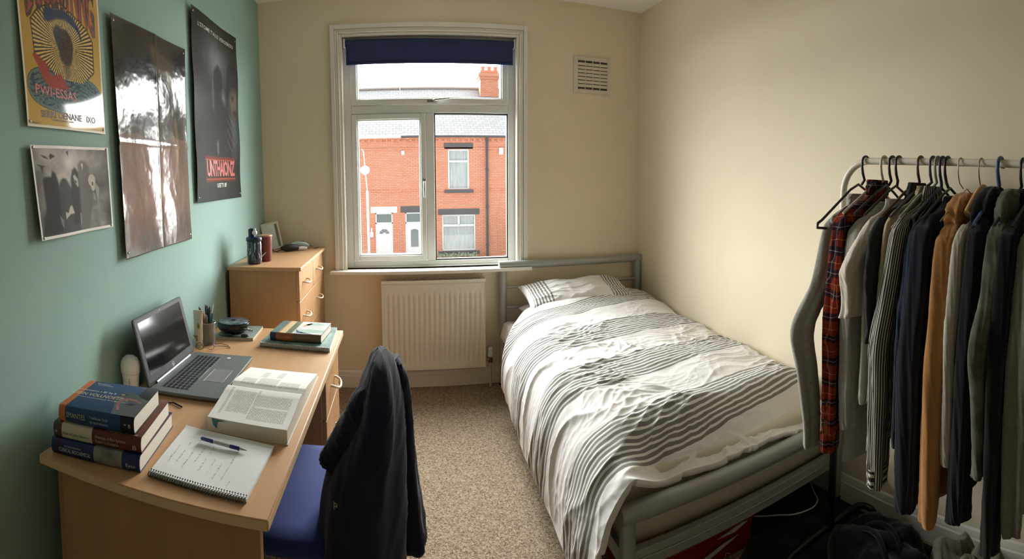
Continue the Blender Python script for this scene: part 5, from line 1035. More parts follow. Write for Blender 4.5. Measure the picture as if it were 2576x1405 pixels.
# stack at the far corner: spiral book and paperback
sb = thing('spiral_book', 'wire-bound book with a misty teal landscape cover, under the thick paperback', 'book', (-0.47, 2.18, ZT)); sw = quadwarp((-0.628, 2.048), (-0.312, 2.010), (-0.318, 2.302), (-0.600, 2.312))
b = MB(); b.warp = sw; b.box(0, 1, 0.02, 1, ZT + 0.0015, ZT + 0.019); b.build('pages', mat('white_page_edges', (220, 220, 214), 0.8), sb); CVT = mat('misty_teal_cover', (120, 148, 144), 0.35, var=0.45, vscale=13)
b = MB(); b.warp = sw; b.box(-0.003, 1.003, 0, 1.003, ZT + 0.019, ZT + 0.0205); b.box(-0.003, 1.003, 0, 1.003, ZT, ZT + 0.0015); b.build('cover', CVT, sb)
b = MB()
for k in range(44): c0 = sw(0.012 + 0.976 * k / 43, 0.0, ZT + 0.0105); b.tube([(c0[0], c0[1] + 0.009 * math.cos(a), c0[2] + 0.0105 * math.sin(a)) for a in [2 * math.pi * q / 12 for q in range(12)]], 0.0012, 6, closed=True)
b.build('wire_binding', mat('grey_wire', (150, 148, 142), 0.35, metal=0.7), sb)
SPB = mat('tan_brown_spine', (104, 88, 70), 0.45, var=0.05); OCH = mat('ochre_spine_patch', (150, 92, 52), 0.45); SLB = mat('slate_spine_end', (44, 56, 84), 0.45)
def art_pb(M, w, d, t, cov):
    b = MB(M); z = t + 0.0003
    def q(x0, x1, y0, y1, m_, sk=0.0): b._add([(-w / 2 + w * x0, -d / 2 + d * y0, z), (-w / 2 + w * x1, -d / 2 + d * y0, z), (-w / 2 + w * (x1 + sk), -d / 2 + d * y1, z), (-w / 2 + w * (x0 + sk), -d / 2 + d * y1, z)], [(0, 1, 2, 3)], m_)
    q(0, .16, 0.04, 1, 0); q(.16, .19, 0.04, 1, 1); q(.19, .30, 0.04, 1, 2); q(.30, .42, 0.04, 1, 3); q(.42, 1, 0.04, 1, 4)
    for P, m_ in (([(.45, .3), (.70, .42), (1, .34), (1, .22), (.6, .10)], 5), ([(.50, .75), (.62, .88), (.75, .95), (.9, .8), (.62, .7)], 5), ([(.48, .62), (.6, .9), (.66, .86), (.56, .6)], 1), ([(.43, .36), (.52, .20), (.8, .06), (.85, .03), (.5, .10)], 6)): b._add([(-w / 2 + w * x, -d / 2 + d * y, z + 0.0002) for x, y in P], [tuple(range(len(P)))], m_)
    b.build('cover_picture', [mat('pc_teal', (100, 128, 124), 0.35, var=0.2, vscale=20), mat('pc_orange', (206, 148, 108), 0.4), mat('pc_sand', (206, 184, 142), 0.4, var=0.1, vscale=60), mat('pc_olive', (104, 112, 92), 0.4, var=0.3, vscale=50), mat('pc_pale', (206, 210, 210), 0.3, var=0.12, vscale=16), mat('pc_seafoam', (160, 190, 180), 0.35), mat('pc_blue', (62, 84, 120), 0.4)], cov, smooth=False, recalc=False)
book('paperback', 'thick paperback with an ochre-patched spine on the wire-bound book', -0.462, 2.160, -5.5, 0.234, 0.190, 0.036, ZT + 0.022, [(0, .12, SLB), (.12, .46, OCH), (.46, 1, SPB)], [('spine_title', 'BLEEK', 'spine', .26, .5, .018, .066, mat('coral_letters', (206, 112, 90), 0.5))], art_pb)
# cables behind the laptop
b = MB(); b.tube([(-0.86, 1.44, ZT + 0.004), (-0.88, 1.40, ZT + 0.004), (-0.83, 1.37, ZT + 0.004), (-0.78, 1.40, ZT + 0.004), (-0.74, 1.42, ZT + 0.004), (-0.70, 1.40, ZT + 0.004)], 0.0028, 8); tag(b.build('charging_cable', BLKP), 'black cable curling on the desk beside the laptop', 'cable')

# ------------------------------------------------------------------ on the chest of drawers
ZCH = cz
bt = thing('glass_jar', 'clear jar with dark contents and silver print under a navy stopper on the chest', 'jar', (-0.83, 2.665, ZCH)); JG = mat('dark_glass_contents', (48, 56, 72), 0.12, var=0.5, vscale=45, coat=0.7)
b = MB(); b.lathe([(0.036, 0), (0.041, 0.004), (0.043, 0.02), (0.043, 0.118), (0.040, 0.130)], (-0.83, 2.665, ZCH), 28, sq=0.85); jb = b.build('jar_body', JG, bt, angle=60)
b = MB(); b.lathe([(0.042, 0.128), (0.046, 0.132), (0.046, 0.148), (0.038, 0.154)], (-0.83, 2.665, ZCH), 28, sq=0.85); b.build('collar', mat('navy_stopper', (30, 38, 72), 0.4), bt, angle=60)
b = MB(); b.lathe([(0.020, 0.154), (0.020, 0.196), (0.012, 0.202)], (-0.842, 2.665, ZCH), 20); b.build('stopper', mat('navy_stopper', (30, 38, 72), 0.4), bt, angle=60)
b = MB(); b.ball((-0.820, 2.650, ZCH + 0.178), 0.015, 14, 8); b.ball((-0.818, 2.648, ZCH + 0.196), 0.008, 12, 6); b.build('pale_bead', DW, bt)
rs = np.random.RandomState(8); b = MB()
for k in range(18):
    a = R(-150 + 130 * rs.rand()); z = 0.015 + 0.10 * rs.rand(); a2 = a + R(20 * (rs.rand() - .5)); z2 = z + 0.012 + 0.03 * rs.rand()
    f = lambda q, h: (-0.83 + 0.0432 * math.cos(q), 2.665 + 0.0432 * 0.85 * math.sin(q), ZCH + h)
    b.tube([f(a, z), f((a + a2) / 2 + R(6), (z + z2) / 2), f(a2, min(z2, 0.122))], 0.0013 + 0.001 * rs.rand(), 6)
b.build('silver_print', mat('silver_ink', (170, 186, 190), 0.3, metal=0.3), jb)
b = MB(); b.tube([(-0.795, 2.635, ZCH + 0.035), (-0.770, 2.632, ZCH + 0.055), (-0.752, 2.632, ZCH + 0.070), (-0.760, 2.632, ZCH + 0.060), (-0.783, 2.634, ZCH + 0.040)], 0.0016, 6); b.build('white_straw', DW, bt)
RC = mat('dark_red_tumbler', (118, 50, 46), 0.35, var=0.2, vscale=40)
tb_ = thing('tumbler', 'dark red patterned tumbler behind the jar on the chest', 'tumbler', (-0.79, 2.76, ZCH))
b = MB(); b.lathe([(0.032, 0), (0.034, 0.003), (0.041, 0.150), (0.039, 0.151), (0.032, 0.01), (0.001, 0.008)], (-0.792, 2.765, ZCH), 32); cb = b.build('cup', RC, tb_, angle=50)
b = MB(); b.lathe([(0.0415, 0.145), (0.0425, 0.150), (0.0400, 0.154)], (-0.792, 2.765, ZCH), 32); b.build('rim', mat('tan_rim', (180, 140, 108), 0.4), cb)
pf = thing('framed_photo', 'white photo frame leaning in the corner on the chest', 'framed photo', (-0.86, 3.28, ZCH)); PM = rot(-0.872, 3.275, 14, ZCH) @ Matrix.Rotation(R(-13), 4, 'X') @ Matrix.Rotation(R(-11), 4, 'Y')
FW = mat('cream_frame', (234, 228, 216), 0.5)
b = MB(PM); w_, h_ = 0.062, 0.190
b.box(-w_, -w_ + .009, 0, .012, 0, h_); b.box(w_ - .009, w_, 0, .012, 0, h_); b.box(-w_ + .009, w_ - .009, 0, .012, 0, .010); b.box(-w_ + .009, w_ - .009, 0, .012, h_ - .010, h_); b.build('frame', FW, pf, bevel=0.0015)
b = MB(PM); b.box(-w_ + .008, w_ - .008, .004, .009, .008, h_ - .008); b.build('picture', mat('pale_picture', (232, 236, 236), 0.3, var=0.06, vscale=20), pf)
b = MB(PM); b.box(w_ - .030, w_ - .012, .0032, .0042, .014, h_ - .016); b.build('picture_margin', mat('olive_margin', (132, 132, 116), 0.5), pf)
hd = thing('hair_trimmer', 'black and grey hair trimmer with its lead on the chest', 'trimmer', (-0.70, 3.2, ZCH)); 
b = MB(); b.tube([(-0.790, 3.13, ZCH + 0.024), (-0.760, 3.15, ZCH + 0.026), (-0.72, 3.18, ZCH + 0.026), (-0.69, 3.20, ZCH + 0.022)], [0.012, 0.024, 0.022, 0.016], 18); b.build('motor_body', BLKP, hd)
b = MB(); b.tube([(-0.735, 3.19, ZCH + 0.040), (-0.70, 3.22, ZCH + 0.046), (-0.655, 3.245, ZCH + 0.038), (-0.63, 3.255, ZCH + 0.026)], [0.012, 0.018, 0.017, 0.010], 16); b.build('grey_grip', mat('grey_green_plastic', (140, 156, 148), 0.4), hd)
b = MB(); b.tube([(-0.69, 3.20, ZCH + 0.016), (-0.66, 3.215, ZCH + 0.015), (-0.635, 3.225, ZCH + 0.013)], [0.013, 0.013, 0.010], 12); b.build('white_comb', DW, hd)
b = MB(); b.tube([(-0.79, 3.13, ZCH + 0.016), (-0.82, 3.13, ZCH + 0.004), (-0.85, 3.16, ZCH + 0.004), (-0.87, 3.22, ZCH + 0.004)], 0.0028, 8); b.build('power_lead', BLKP, hd)
b = MB(); b.tube([(-0.70, 3.22, ZCH + 0.060), (-0.66, 3.24, ZCH + 0.058), (-0.62, 3.27, ZCH + 0.03), (-0.595, 3.30, ZCH + 0.004), (-0.58, 3.34, ZCH + 0.004)], 0.0025, 8); b.build('power_lead', BLKP, hd)
# ------------------------------------------------------------------ clothes rail
RX, RZ, RY0, RY1 = 1.550, 1.553, 0.10, 1.238
WP = mat('cream_enamel_tube', (214, 206, 190), 0.35); BP = mat('black_enamel_tube', (16, 16, 17), 0.4)
rk = thing('clothes_rack', 'free-standing clothes rail with a pale top bar and black feet, right of the bed', 'clothes rack', (RX, 0.67, 0))
pts = [(RX, RY1, 0.50)] + [(RX, RY1, 1.43)] + [(RX, RY1 - 0.12 + 0.12 * math.cos(a), 1.43 + (RZ - 1.43) * math.sin(a)) for a in [math.pi / 2 * q / 8 for q in range(1, 9)]] + [(RX, RY0 + 0.12, RZ)] + [(RX, RY0 + 0.12 - 0.12 * math.sin(a), 1.43 + (RZ - 1.43) * math.cos(a)) for a in [math.pi / 2 * q / 8 for q in range(1, 9)]] + [(RX, RY0, 0.50)]
b = MB(); b.tube(pts, 0.0135, 18); b.build('top_bar', WP, rk, angle=60)
for y in (RY1, RY0):
    b = MB(); b.tube([(RX, y, 0.035), (RX, y, 0.52)], 0.0155, 18); b.build('upright', BP, rk)
    b = MB(); P = [(1.30, y - 0.05, 0.016), (1.30, y, 0.016), (1.36, y + 0.012, 0.022), (RX, y + 0.006, 0.036), (1.70, y, 0.036), (1.735, y - 0.01, 0.036), (1.755, y - 0.035, 0.034), (1.755, y - 0.07, 0.030), (1.73, y - 0.095, 0.026), (1.69, y - 0.10, 0.020), (1.66, y - 0.09, 0.016)]
    b.tube([tuple(q) for q in crom(P, 50)], 0.0135, 14); b.build('foot', BP, rk, angle=60)
def hanger(label, y, rgb, tip=None, wood=False, r=0.0048, name='clothes_hanger', spread=0.19, drop=0.085, gy=None, ring_r=0.022):
    m_ = mat('hanger_%d_%d_%d' % rgb, rgb, 0.35, metal=0.8 if r < 0.003 else 0.0); gy = y if gy is None else gy
    t = thing(name, label, 'hanger', (RX, y, 1.35), 'hangers on the clothes rail')
    zc = RZ + 0.0135 + r - ring_r; b = MB()
    P = [(RX, (y + gy) / 2, 1.462), (RX - 0.003, y, 1.480), (RX - 0.016, y, 1.505), (RX - ring_r, y, 1.530)] + [(RX - ring_r * math.cos(a), y, zc + ring_r * math.sin(a)) for a in [math.pi * q / 10 for q in range(0, 12)]]
    b.tube(P, [r * 1.15] * 3 + [r] * (len(P) - 5) + [r * .9, r * 1.3], 10); b.build('hook', m_, t, angle=60)
    b = MB(); w2 = spread
    P = [(RX - w2, gy, 1.452 - drop - 0.01), (RX - w2 * .9, gy, 1.452 - drop + 0.002), (RX - 0.05, gy, 1.440), (RX, gy, 1.462), (RX + 0.05, gy, 1.440), (RX + w2 * .9, gy, 1.452 - drop + 0.002), (RX + w2, gy, 1.452 - drop - 0.01)]
    if wood: b.tube([tuple(q) for q in crom(P, 30)], 0.012, 12, flat=1.6); b.build('shoulders', mat('pale_wood_hanger', (186, 146, 104), 0.5, var=0.08, stretch=(2, 8, 8)), t, angle=60)
    else:
        b.tube(P, r * 1.05, 10)
        if drop > 0.1: b.tube([P[0], (RX - w2 * 1.01, gy, 1.452 - drop - 0.026), (RX - w2 * .80, gy, 1.452 - drop - 0.030)], r * 1.05, 8)
        b.build('shoulders', m_, t, angle=60)
    return t

def plaid():
    m = bpy.data.materials.new('red_plaid_flannel'); m.use_nodes = True; nt, N, L, B = nodes_of(m); B.inputs['Roughness'].default_value = 0.95; B.inputs['Specular IOR Level'].default_value = 0.1
    uv = N.new('ShaderNodeTexCoord'); sp = N.new('ShaderNodeSeparateXYZ'); L.new(uv.outputs['Object'], sp.inputs[0]); n = N.new('ShaderNodeTexNoise'); n.inputs['Scale'].default_value = 7; L.new(uv.outputs['Object'], n.inputs[0]); wob = math_node(nt, 'MULTIPLY', n.outputs[0], 0.05)
    z = math_node(nt, 'ADD', sp.outputs['Z'], wob); h = math_node(nt, 'ADD', math_node(nt, 'ADD', sp.outputs['X'], math_node(nt, 'MULTIPLY', sp.outputs['Y'], 1.0)), wob)
    def band(c, per, lo, hi): f = math_node(nt, 'FRACT', math_node(nt, 'DIVIDE', c, per)); return math_node(nt, 'MULTIPLY', math_node(nt, 'GREATER_THAN', f, lo), math_node(nt, 'LESS_THAN', f, hi))
    cur = None; base = (*lin((122, 44, 32)), 1)
    def mix(fac, cin, col, k=1.0):
        x = N.new('ShaderNodeMix'); x.data_type = 'RGBA'; L.new(math_node(nt, 'MULTIPLY', fac, k), x.inputs[0])
        if cin is None: x.inputs[6].default_value = base
        else: L.new(cin, x.inputs[6])
        x.inputs[7].default_value = (*lin(col), 1); return x.outputs[2]
    cur = mix(band(z, 0.078, 0.0, 0.34), None, (28, 28, 42), 0.85); cur = mix(band(h, 0.068, 0.0, 0.36), cur, (28, 28, 42), 0.8); cur = mix(band(z, 0.078, 0.60, 0.64), cur, (186, 140, 84), 0.4); cur = mix(band(h, 0.068, 0.64, 0.68), cur, (186, 140, 84), 0.4)
    cur = mix(band(z, 0.078, 0.15, 0.18), cur, (180, 170, 158), 0.42); cur = mix(band(h, 0.068, 0.16, 0.19), cur, (180, 170, 158), 0.42); L.new(cur, B.inputs['Base Color'])
    return m
def pin(name, bgc, fg, per, duty, axis='h'):
    m = bpy.data.materials.new(name); m.use_nodes = True; nt, N, L, B = nodes_of(m); B.inputs['Roughness'].default_value = 0.9; B.inputs['Specular IOR Level'].default_value = 0.2
    uv = N.new('ShaderNodeUVMap'); sp = N.new('ShaderNodeSeparateXYZ'); L.new(uv.outputs[0], sp.inputs[0]); c = sp.outputs['X' if axis == 'h' else 'Y']
    f = math_node(nt, 'LESS_THAN', math_node(nt, 'FRACT', math_node(nt, 'MULTIPLY', c, per)), duty); x = N.new('ShaderNodeMix'); x.data_type = 'RGBA'; L.new(f, x.inputs[0]); x.inputs[6].default_value = (*lin(bgc), 1); x.inputs[7].default_value = (*lin(fg), 1); L.new(x.outputs[2], B.inputs['Base Color'])
    return m
def cloth(name, rgb, var=0.08, vs=40, bump=0.3): return mat(name, rgb, 0.95, spec=0.12, var=var, vscale=vs, bump=bump, bscale=420, sheen=0.15)
def build_cloth(b, name, m, parent, K, n):
    # UV: around / along, so stripes follow the cloth
    s_uv = []
    for f in b.f:
        if len(f) == 4:
            u = []
            for i in f: u.append(((i % n) / n, (i // n) / K))
            if max(a[0] for a in u) - min(a[0] for a in u) > 0.5: u = [(a[0] + 1 if a[0] < 0.5 else a[0], a[1]) for a in u]
            s_uv.append(u)
        else: s_uv.append([(0, 0)] * len(f))
    b.uv = s_uv; return b.build(name, m, parent, angle=180)
def garment(name, label, cat, y, m, half, zs, zh, sx=1.352, hood=False, collar=None, short=False, cuff=None, seed=0, elbow=0.0, sw=0.046, bw=0.185, zt=1.43, ytop=None, rib=None, sy=None, hy=None, wall_sleeve=True):
    yt = y if ytop is None else ytop; sy = y if sy is None else sy; hy = y if hy is None else hy
    t = thing(name, label, cat, (RX, y, zh), 'clothes hanging on the rail')
    body = [(RX, yt, zt + 0.006, 0.030, half * .45, 0), (RX, yt, zt, 0.055, half * .6, 0), (RX - .002, (yt + y) / 2, zt - 0.030, 0.078, half * .7, 0), (RX - .004, y, zt - 0.065, 0.155, half * .85, 0), (RX - .006, y, zt - 0.11, bw - .005, half, 0), (RX - .008, y, zt - 0.22, bw, half, 0),
            (RX - .008, (y + hy) / 2, (zt + zh) / 2 - 0.05, bw * .97, half, 0), (RX - .008, hy, zh + 0.10, bw * .98, half, 0), (RX - .008, hy, zh + 0.02, bw, half * 1.05, 0), (RX - .008, hy, zh, bw * .98, half * .9, 0)]
    K, n = 90, 72; b = cloth_tube(body, K=K, n=n, seed=seed, fold=min(0.010, half * .35), crease=0.003, kf=4.5, kt=0.7, fold0=0.3); build_cloth(b, 'body', m, t, K, n)
    def sleeve(x0, x1, ys, zend, wcuff):
        dz = (zt - 0.10) - zend; d = 1 if x1 < RX else -1
        S = [(x0 + d * 0.035, y, zt - 0.055, 0.012, half * .6, 0), (x0 + d * 0.012, y, zt - 0.085, 0.032, half * .85, 0), (x0, y, zt - 0.13, sw, half * 1.0, 0), (x1 + (x0 - x1) * .5, (y + ys) / 2, zt - 0.10 - dz * .25, sw * 1.04, half * 1.02, 0), (x1 - elbow * .8, ys + elbow * .35, zt - 0.10 - dz * .45, sw * (1 if not short else 1.05), half * 1.02, 0),
             (x1 - elbow * .4, ys + elbow * .2, zt - 0.10 - dz * .65, sw * .92, half * .98, 0), (x1, ys, zt - 0.10 - dz * .88, sw * .80, half * .88, 0), (x1, ys, zend + .004, sw * (.70 if not short else 1.0), half * .80, 0), (x1, ys, zend, sw * (.62 if not short else .95), half * .70, 0)]
        K2, n2 = 80, 56; b = cloth_tube(S, K=K2, n=n2, seed=seed + 7, fold=min(0.010, half * .38), crease=0.003, kf=3.0, kt=1.0, fold0=0.5); o = build_cloth(b, 'sleeve', m, t, K2, n2)
        if cuff:
            b = cloth_tube([(x1, ys, zend + 0.06, wcuff * 1.0, half * .86, 0), (x1, ys, zend + 0.058, wcuff * 1.05, half * .92, 0), (x1, ys, zend + 0.002, wcuff, half * .88, 0), (x1, ys, zend - 0.002, wcuff * .96, half * .84, 0)], K=16, n=40, seed=seed + 9, fold=0.002, crease=0.0)
            build_cloth(b, 'cuff', cuff or rib, o, 16, 40)
        return o
    sleeve(RX - bw + 0.02, sx, sy, zs, sw * .86)
    if wall_sleeve: sleeve(RX + bw - 0.055, RX + bw - 0.045, y, zs + 0.02, sw * .86)
    if collar:
        b = cloth_tube([(RX, yt, zt - 0.012, 0.062, half * .95, 0), (RX, yt, zt + 0.008, 0.062, half * .9, 0), (RX, yt, zt + collar[0] * .6, 0.056, half * .85, 0), (RX, yt, zt + collar[0], 0.050, half * .80, 0), (RX, yt, zt + collar[0] - .004, 0.042, half * .62, 0), (RX, yt, zt + 0.0, 0.04, half * .55, 0)], K=36, n=50, seed=seed + 20, fold=0.004, crease=0.003)
        build_cloth(b, 'collar', collar[1], t, 36, 50)
    if hood:
        b = cloth_tube([(RX - .02, yt, zt + 0.045, 0.018, half * .35, 0), (RX - .03, yt, zt + 0.035, 0.045, half * .8, 0), (RX - .045, yt, zt + 0.005, 0.080, half * 1.05, 0), (RX - .055, yt, zt - 0.04, 0.095, half * 1.12, 0), (RX - .060, yt, zt - 0.085, 0.085, half * 1.1, 0), (RX - .06, yt, zt - 0.115, 0.05, half * .9, 0)], K=44, n=56, seed=seed + 25, fold=0.010, crease=0.006, kf=5, fold0=.7)
        build_cloth(b, 'hood', m, t, 44, 56)
    return t
GREYM = cloth('grey_marl_jersey', (156, 154, 146), 0.14, 90); GREYL = cloth('light_grey_jersey', (156, 154, 145)); WTEE = cloth('white_tee_cotton', (212, 204, 190), 0.03); CHAR = cloth('charcoal_cotton', (48, 51, 52)); BEIGE = cloth('beige_cotton', (176, 158, 130)); NAVYC = cloth('dark_navy_fleece', (22, 24, 34)); BLKC = cloth('black_fleece', (22, 22, 25)); DENIM = cloth('dark_denim', (32, 40, 58), 0.2, 60)
TAN = cloth('tan_sweat_cotton', (166, 118, 70)); WSH = cloth('off_white_shirt', (178, 170, 158)); CAMO = cloth('grey_camo_print', (92, 92, 80), 0.45, 16); GREYR = cloth('grey_green_marl', (112, 108, 94), 0.12, 80)
STR = pin('striped_shirt_cotton', (56, 54, 56), (196, 190, 178), 27, 0.38, 'h'); STRC = pin('striped_shirt_cuff', (56, 54, 56), (196, 190, 178), 8, 0.45, 'v')
PL = plaid()
hanger('dark hanger at the far end of the rail holding the grey sweatshirt', 1.134, (38, 44, 50), gy=1.165, spread=0.232, drop=0.125)
garment('sweatshirt', 'grey marl sweatshirt at the window end of the clothes rail', 'sweatshirt', 1.162, GREYM, 0.030, 0.50, 0.60, sx=1.330, elbow=0.05, seed=1, zt=1.405, bw=0.165, sy=1.175, collar=(0.02, GREYM), hy=1.15)
hanger('cream plastic hanger holding the red plaid shirt', 1.047, (206, 198, 182), gy=1.085)
garment('plaid_shirt', 'red plaid flannel shirt next to the grey sweatshirt', 'shirt', 1.098, PL, 0.028, 0.505, 0.62, sx=1.348, seed=2, zt=1.435, collar=(0.045, PL), cuff=PL, ytop=1.075)
hanger('dark hanger half hidden in the plain light grey top', 1.010, (40, 42, 44), gy=1.035)
garment('long_grey_top', 'plain light grey long top between the plaid shirt and white tee', 'top', 1.036, GREYL, 0.026, 0.60, 0.475, sx=1.372, seed=3, zt=1.395, bw=0.178)
hanger('dark slim hanger holding the white tee', 0.981, (44, 42, 40), gy=0.99)
garment('tshirt', 'white short-sleeved T-shirt on the rail', 'T-shirt', 0.985, WTEE, 0.028, 1.01, 0.70, sx=1.345, short=True, seed=4, zt=1.405, sw=0.066, sy=1.01, collar=(0.008, WTEE), wall_sleeve=False)
hanger('brown hanger holding the charcoal tee', 0.888, (92, 56, 36), gy=0.92)
garment('tshirt', 'charcoal short-sleeved T-shirt beside the white tee', 'T-shirt', 0.930, CHAR, 0.022, 0.94, 0.66, sx=1.362, short=True, seed=5, zt=1.43, sw=0.060, collar=(0.045, CHAR), ytop=0.90, wall_sleeve=False)
hanger('slate hanger, first of the tight cluster of four hooks', 0.838, (64, 70, 74), gy=0.885)
garment('beige_shirt', 'beige shirt behind the black and white striped one', 'shirt', 0.892, BEIGE, 0.018, 0.60, 0.66, sx=1.358, seed=6, zt=1.435, collar=(0.03, BEIGE), ytop=0.865)
hanger('pale hanger, second of the tight cluster of four hooks', 0.818, (150, 156, 150), gy=0.85)
garment('striped_shirt', 'black and white striped shirt with a buttoned cuff', 'shirt', 0.852, STR, 0.026, 0.462, 0.62, sx=1.350, seed=7, zt=1.425, cuff=STRC, collar=(0.04, STR), ytop=0.835, sy=0.885, sw=0.05)
hanger('navy hanger, third of the tight cluster of four hooks', 0.799, (38, 44, 70), gy=0.80)
garment('denim_jacket', 'dark denim jacket between the striped shirt and navy hoodie', 'jacket', 0.800, DENIM, 0.020, 0.62, 0.62, sx=1.352, seed=8, zt=1.41)
hanger('black hanger, last of the tight cluster of four hooks', 0.779, (30, 30, 40), gy=0.765)
garment('navy_hoodie', 'dark navy hoodie beside the denim jacket', 'hoodie', 0.752, NAVYC, 0.034, 0.425, 0.50, sx=1.352, seed=9, zt=1.43, rib=NAVYC, sw=0.056, sy=0.765)
hanger('thin wire hanger holding the tan sweatshirt', 0.728, (170, 160, 140), r=0.0020, gy=0.70)
garment('tan_sweatshirt', 'tan brown hooded sweatshirt in the middle of the rail', 'sweatshirt', 0.683, TAN, 0.030, 0.415, 0.47, sx=1.345, seed=10, zt=1.405, rib=TAN, hood=True, sw=0.048)
hanger('wire-hooked wooden hanger holding the off-white shirt', 0.651, (150, 130, 100), r=0.0022, wood=True, gy=0.64, drop=0.06, spread=0.12)
garment('white_shirt', 'off-white shirt on the wooden hanger next to the tan sweatshirt', 'shirt', 0.632, WSH, 0.018, 0.62, 0.66, sx=1.352, seed=11, zt=1.405, collar=(0.02, WSH))
hanger('blue plastic hanger holding the black hoodie', 0.582, (58, 92, 136), r=0.0062, ring_r=0.026, gy=0.585)
garment('black_hoodie', 'black hoodie on the blue hanger', 'hoodie', 0.585, BLKC, 0.030, 0.455, 0.52, sx=1.345, seed=12, zt=1.43, rib=BLKC, hood=True, sw=0.05)
garment('camouflage_jacket', 'grey camouflage jacket with a bent sleeve near the right edge', 'jacket', 0.520, CAMO, 0.028, 0.62, 0.60, sx=1.335, seed=13, zt=1.425, elbow=0.03, hood=True)
hanger('dark hanger at the right edge holding the camouflage jacket', 0.503, (36, 46, 48), gy=0.52)
hanger('black hanger under the collar of the long black coat', 0.458, (24, 24, 26), gy=0.462)
garment('black_coat', 'long black coat near the right edge of the rail', 'coat', 0.472, cloth('black_wool', (20, 20, 22)), 0.034, 0.40, 0.42, sx=1.335, seed=14, zt=1.43, sw=0.056, collar=(0.04, BLKC))
hanger('grey hanger holding the grey-green marl sweater', 0.402, (70, 72, 72), gy=0.408)
garment('sweater', 'grey-green marl sweater cut by the right edge of the photo', 'sweater', 0.408, GREYR, 0.032, 0.47, 0.50, sx=1.345, seed=15, zt=1.42)

# ------------------------------------------------------------------ floor clutter
RED = mat('red_plastic_box', (118, 20, 15), 0.4, var=0.05); PALE = mat('grey_box_print', (176, 172, 160), 0.6)
cr = thing('red_box', 'red storage box with pale stripes under the foot of the bed', 'box', (1.02, 1.6, 0))
b = MB(); b.loft([[(0.745 + k, 1.412 + k * .6, z), (1.272 - k, 1.412 + k * .6, z), (1.272 - k, 1.80 - k, z), (0.745 + k, 1.80 - k, z)] for z, k in ((0, 0.012), (0.122, 0.0))]); bx = b.build('box_body', RED, cr, bevel=0.006)
b = MB(); b.box(0.742, 1.276, 1.406, 1.803, 0.118, 0.134); b.build('lid', RED, cr, bevel=0.005)
b = MB(); 
for P in ([(1.086, 0.112), (1.208, 0.130), (1.235, 0.124), (1.170, 0.106)], [(0.86, 0.085), (0.905, 0.010), (1.19, 0.088), (1.12, 0.084), (0.925, 0.040), (0.885, 0.085)]): b.prism(P, 1.403, 1.4058, plane='xz')
b.build('pale_stripe', PALE, bx, smooth=False)
b = MB(); b.tube([(1.095, 1.404, 0.004), (1.10, 1.404, 0.022), (1.125, 1.404, 0.020), (1.13, 1.404, 0.040), (1.15, 1.404, 0.028), (1.148, 1.404, 0.014)], 0.0016, 6); b.build('scribbled_mark', mat('yellow_scribble', (190, 150, 90), 0.6), bx)
# folded dark things stored under the bed
BAGM = cloth('black_nylon', (17, 17, 18), 0.1, 30, 0.2)
bg = thing('holdall', 'black holdall slumped on the floor below the hanging clothes', 'bag', (1.5, 0.97, 0))
def lump(b, cx, cy, rx, ry, h, seed, nx=60, ny=44, rotd=0, amp=0.25, flat=0.55):
    rings = []; ca, sa = math.cos(R(rotd)), math.sin(R(rotd))
    for j in range(ny + 1):
        ph_ = math.pi / 2 * j / ny; rr = math.cos(ph_) ** flat if j < ny else 0.004; z = h * math.sin(ph_)
        ring = []
        for i in range(nx):
            a = 2 * math.pi * i / nx; c, s_ = math.cos(a), math.sin(a); k = 1 + amp * float(perlin(2 + c * 1.6, 3 + s_ * 1.6 + z * 6, seed)) 
            zz = z * (1 + amp * 1.2 * float(perlin(c * rr * 2.2 + 5, s_ * rr * 2.2 + 5, seed + 2))) + 0.010 * (float(ridge(np.array(c * rr * 4.0), np.array(s_ * rr * 4.0), seed + 3)) - 0.2) * math.sin(ph_)
            x, y = c * rx * rr * k, s_ * ry * rr * k; ring.append((cx + x * ca - y * sa, cy + x * sa + y * ca, max(0.0, zz)))
        rings.append(ring)
    return b.loft(rings)
b = MB(); lump(b, 1.485, 0.955, 0.195, 0.225, 0.150, 3, amp=0.18, flat=0.45); b.build('bag_body', BAGM, bg, angle=180)
b = MB(); b.tube([tuple(q) for q in crom([(1.38, 0.84, 0.14), (1.40, 0.87, 0.18), (1.44, 0.93, 0.20), (1.47, 1.00, 0.18), (1.49, 1.06, 0.14)], 30)], 0.010, 10); b.build('carry_handle', BAGM, bg, angle=60)
b = MB(); b.tube([tuple(q) for q in crom([(1.47, 0.83, 0.12), (1.50, 0.87, 0.15), (1.54, 0.93, 0.165), (1.55, 1.00, 0.16), (1.55, 1.06, 0.12)], 30)], 0.009, 10); b.build('carry_handle', BAGM, bg, angle=60)
b = MB(); lump(b, 1.16, 1.16, 0.12, 0.17, 0.075, 14, rotd=30); tag(b.build('dark_jumper', cloth('dark_wine_knit', (40, 22, 24), 0.3, 60), angle=180), 'dark reddish jumper crumpled on the floor beside the black holdall', 'jumper')
b = MB(); lump(b, 1.60, 0.64, 0.15, 0.16, 0.145, 23, amp=0.45, flat=0.6); tag(b.build('camouflage_trousers', cloth('grey_camo_heap', (116, 112, 96), 0.5, 14), angle=180), 'crumpled grey camouflage trousers heaped on the floor at the bottom right', 'trousers')
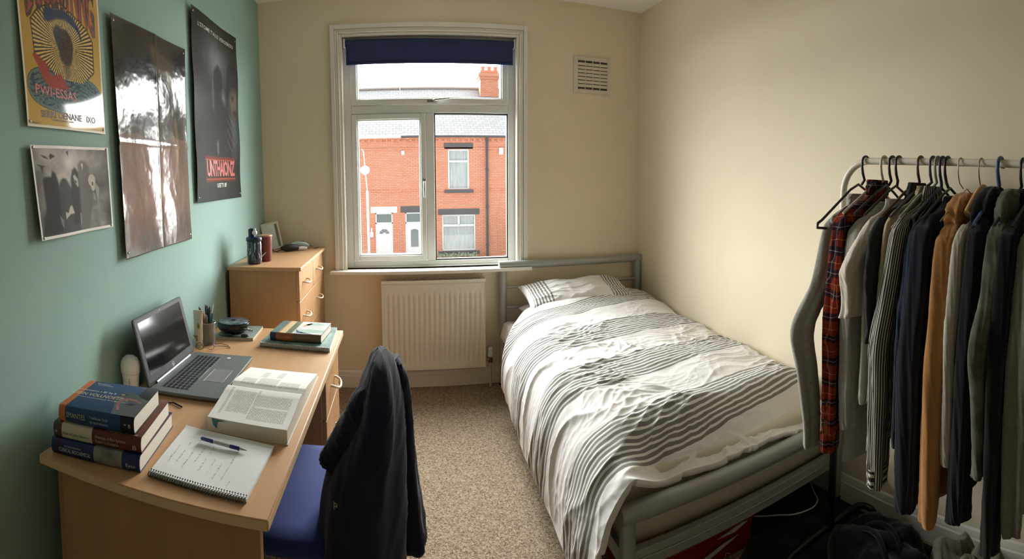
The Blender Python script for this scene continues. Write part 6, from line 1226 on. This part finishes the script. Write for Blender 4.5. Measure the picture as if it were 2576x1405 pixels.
b = MB(); shade_rim = [(1.30, 0.72), (1.50, 0.70), (1.745, 0.86), (1.755, 1.30), (1.74, 1.75), (1.66, 2.05), (1.46, 2.10), (1.36, 1.85), (1.305, 1.45), (1.02, 1.30), (0.98, 1.12), (1.12, 0.95)]  # added black sheet that stands in for shade on the floor
def shadef(u, v):
    a = u * 2 * math.pi; k = (u * 12) % 12; i = int(k); f = k - i; p, q = shade_rim[i], shade_rim[(i + 1) % 12]; ex, ey = p[0] + (q[0] - p[0]) * f, p[1] + (q[1] - p[1]) * f
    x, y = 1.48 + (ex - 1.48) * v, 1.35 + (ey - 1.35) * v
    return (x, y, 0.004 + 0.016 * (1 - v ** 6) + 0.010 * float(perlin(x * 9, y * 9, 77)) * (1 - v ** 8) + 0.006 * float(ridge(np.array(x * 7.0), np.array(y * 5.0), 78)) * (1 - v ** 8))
b.grid(shadef, 120, 40); tag(b.build('shade_sheet', cloth('shade_sheet_black', (15, 15, 16), 0.15, 40), angle=180, recalc=False), 'added black sheet standing in for shade on the carpet under the rail and the bed end', 'shade sheet')
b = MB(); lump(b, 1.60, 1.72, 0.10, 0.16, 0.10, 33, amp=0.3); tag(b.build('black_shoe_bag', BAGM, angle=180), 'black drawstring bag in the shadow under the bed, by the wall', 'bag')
b = MB(); b.tube([tuple(q) for q in crom([(1.290, 1.560, 0.036), (1.376, 1.485, 0.036), (1.44, 1.440, 0.036), (1.50, 1.395, 0.036), (1.585, 1.372, 0.036), (1.640, 1.392, 0.036), (1.672, 1.44, 0.036), (1.70, 1.49, 0.044), (1.735, 1.56, 0.05), (1.765, 1.60, 0.09)], 60)], 0.0032, 8); tag(b.build('white_cable', mat('white_flex', (200, 196, 186), 0.5), angle=60), 'thin white cable looping over the carpet under the bed', 'cable')
b = MB(); lump(b, 0.665, 1.93, 0.035, 0.10, 0.055, 43, amp=0.3); tag(b.build('dark_sock', cloth('dark_blue_grey_knit', (46, 50, 58)), angle=180), 'dark blue-grey sock poking out under the left side of the bed', 'sock')
b = MB(); lump(b, 0.675, 2.22, 0.035, 0.07, 0.05, 53, amp=0.3); tag(b.build('black_sock', cloth('black_knit', (22, 22, 24)), angle=180), 'black sock further back under the left side of the bed', 'sock')
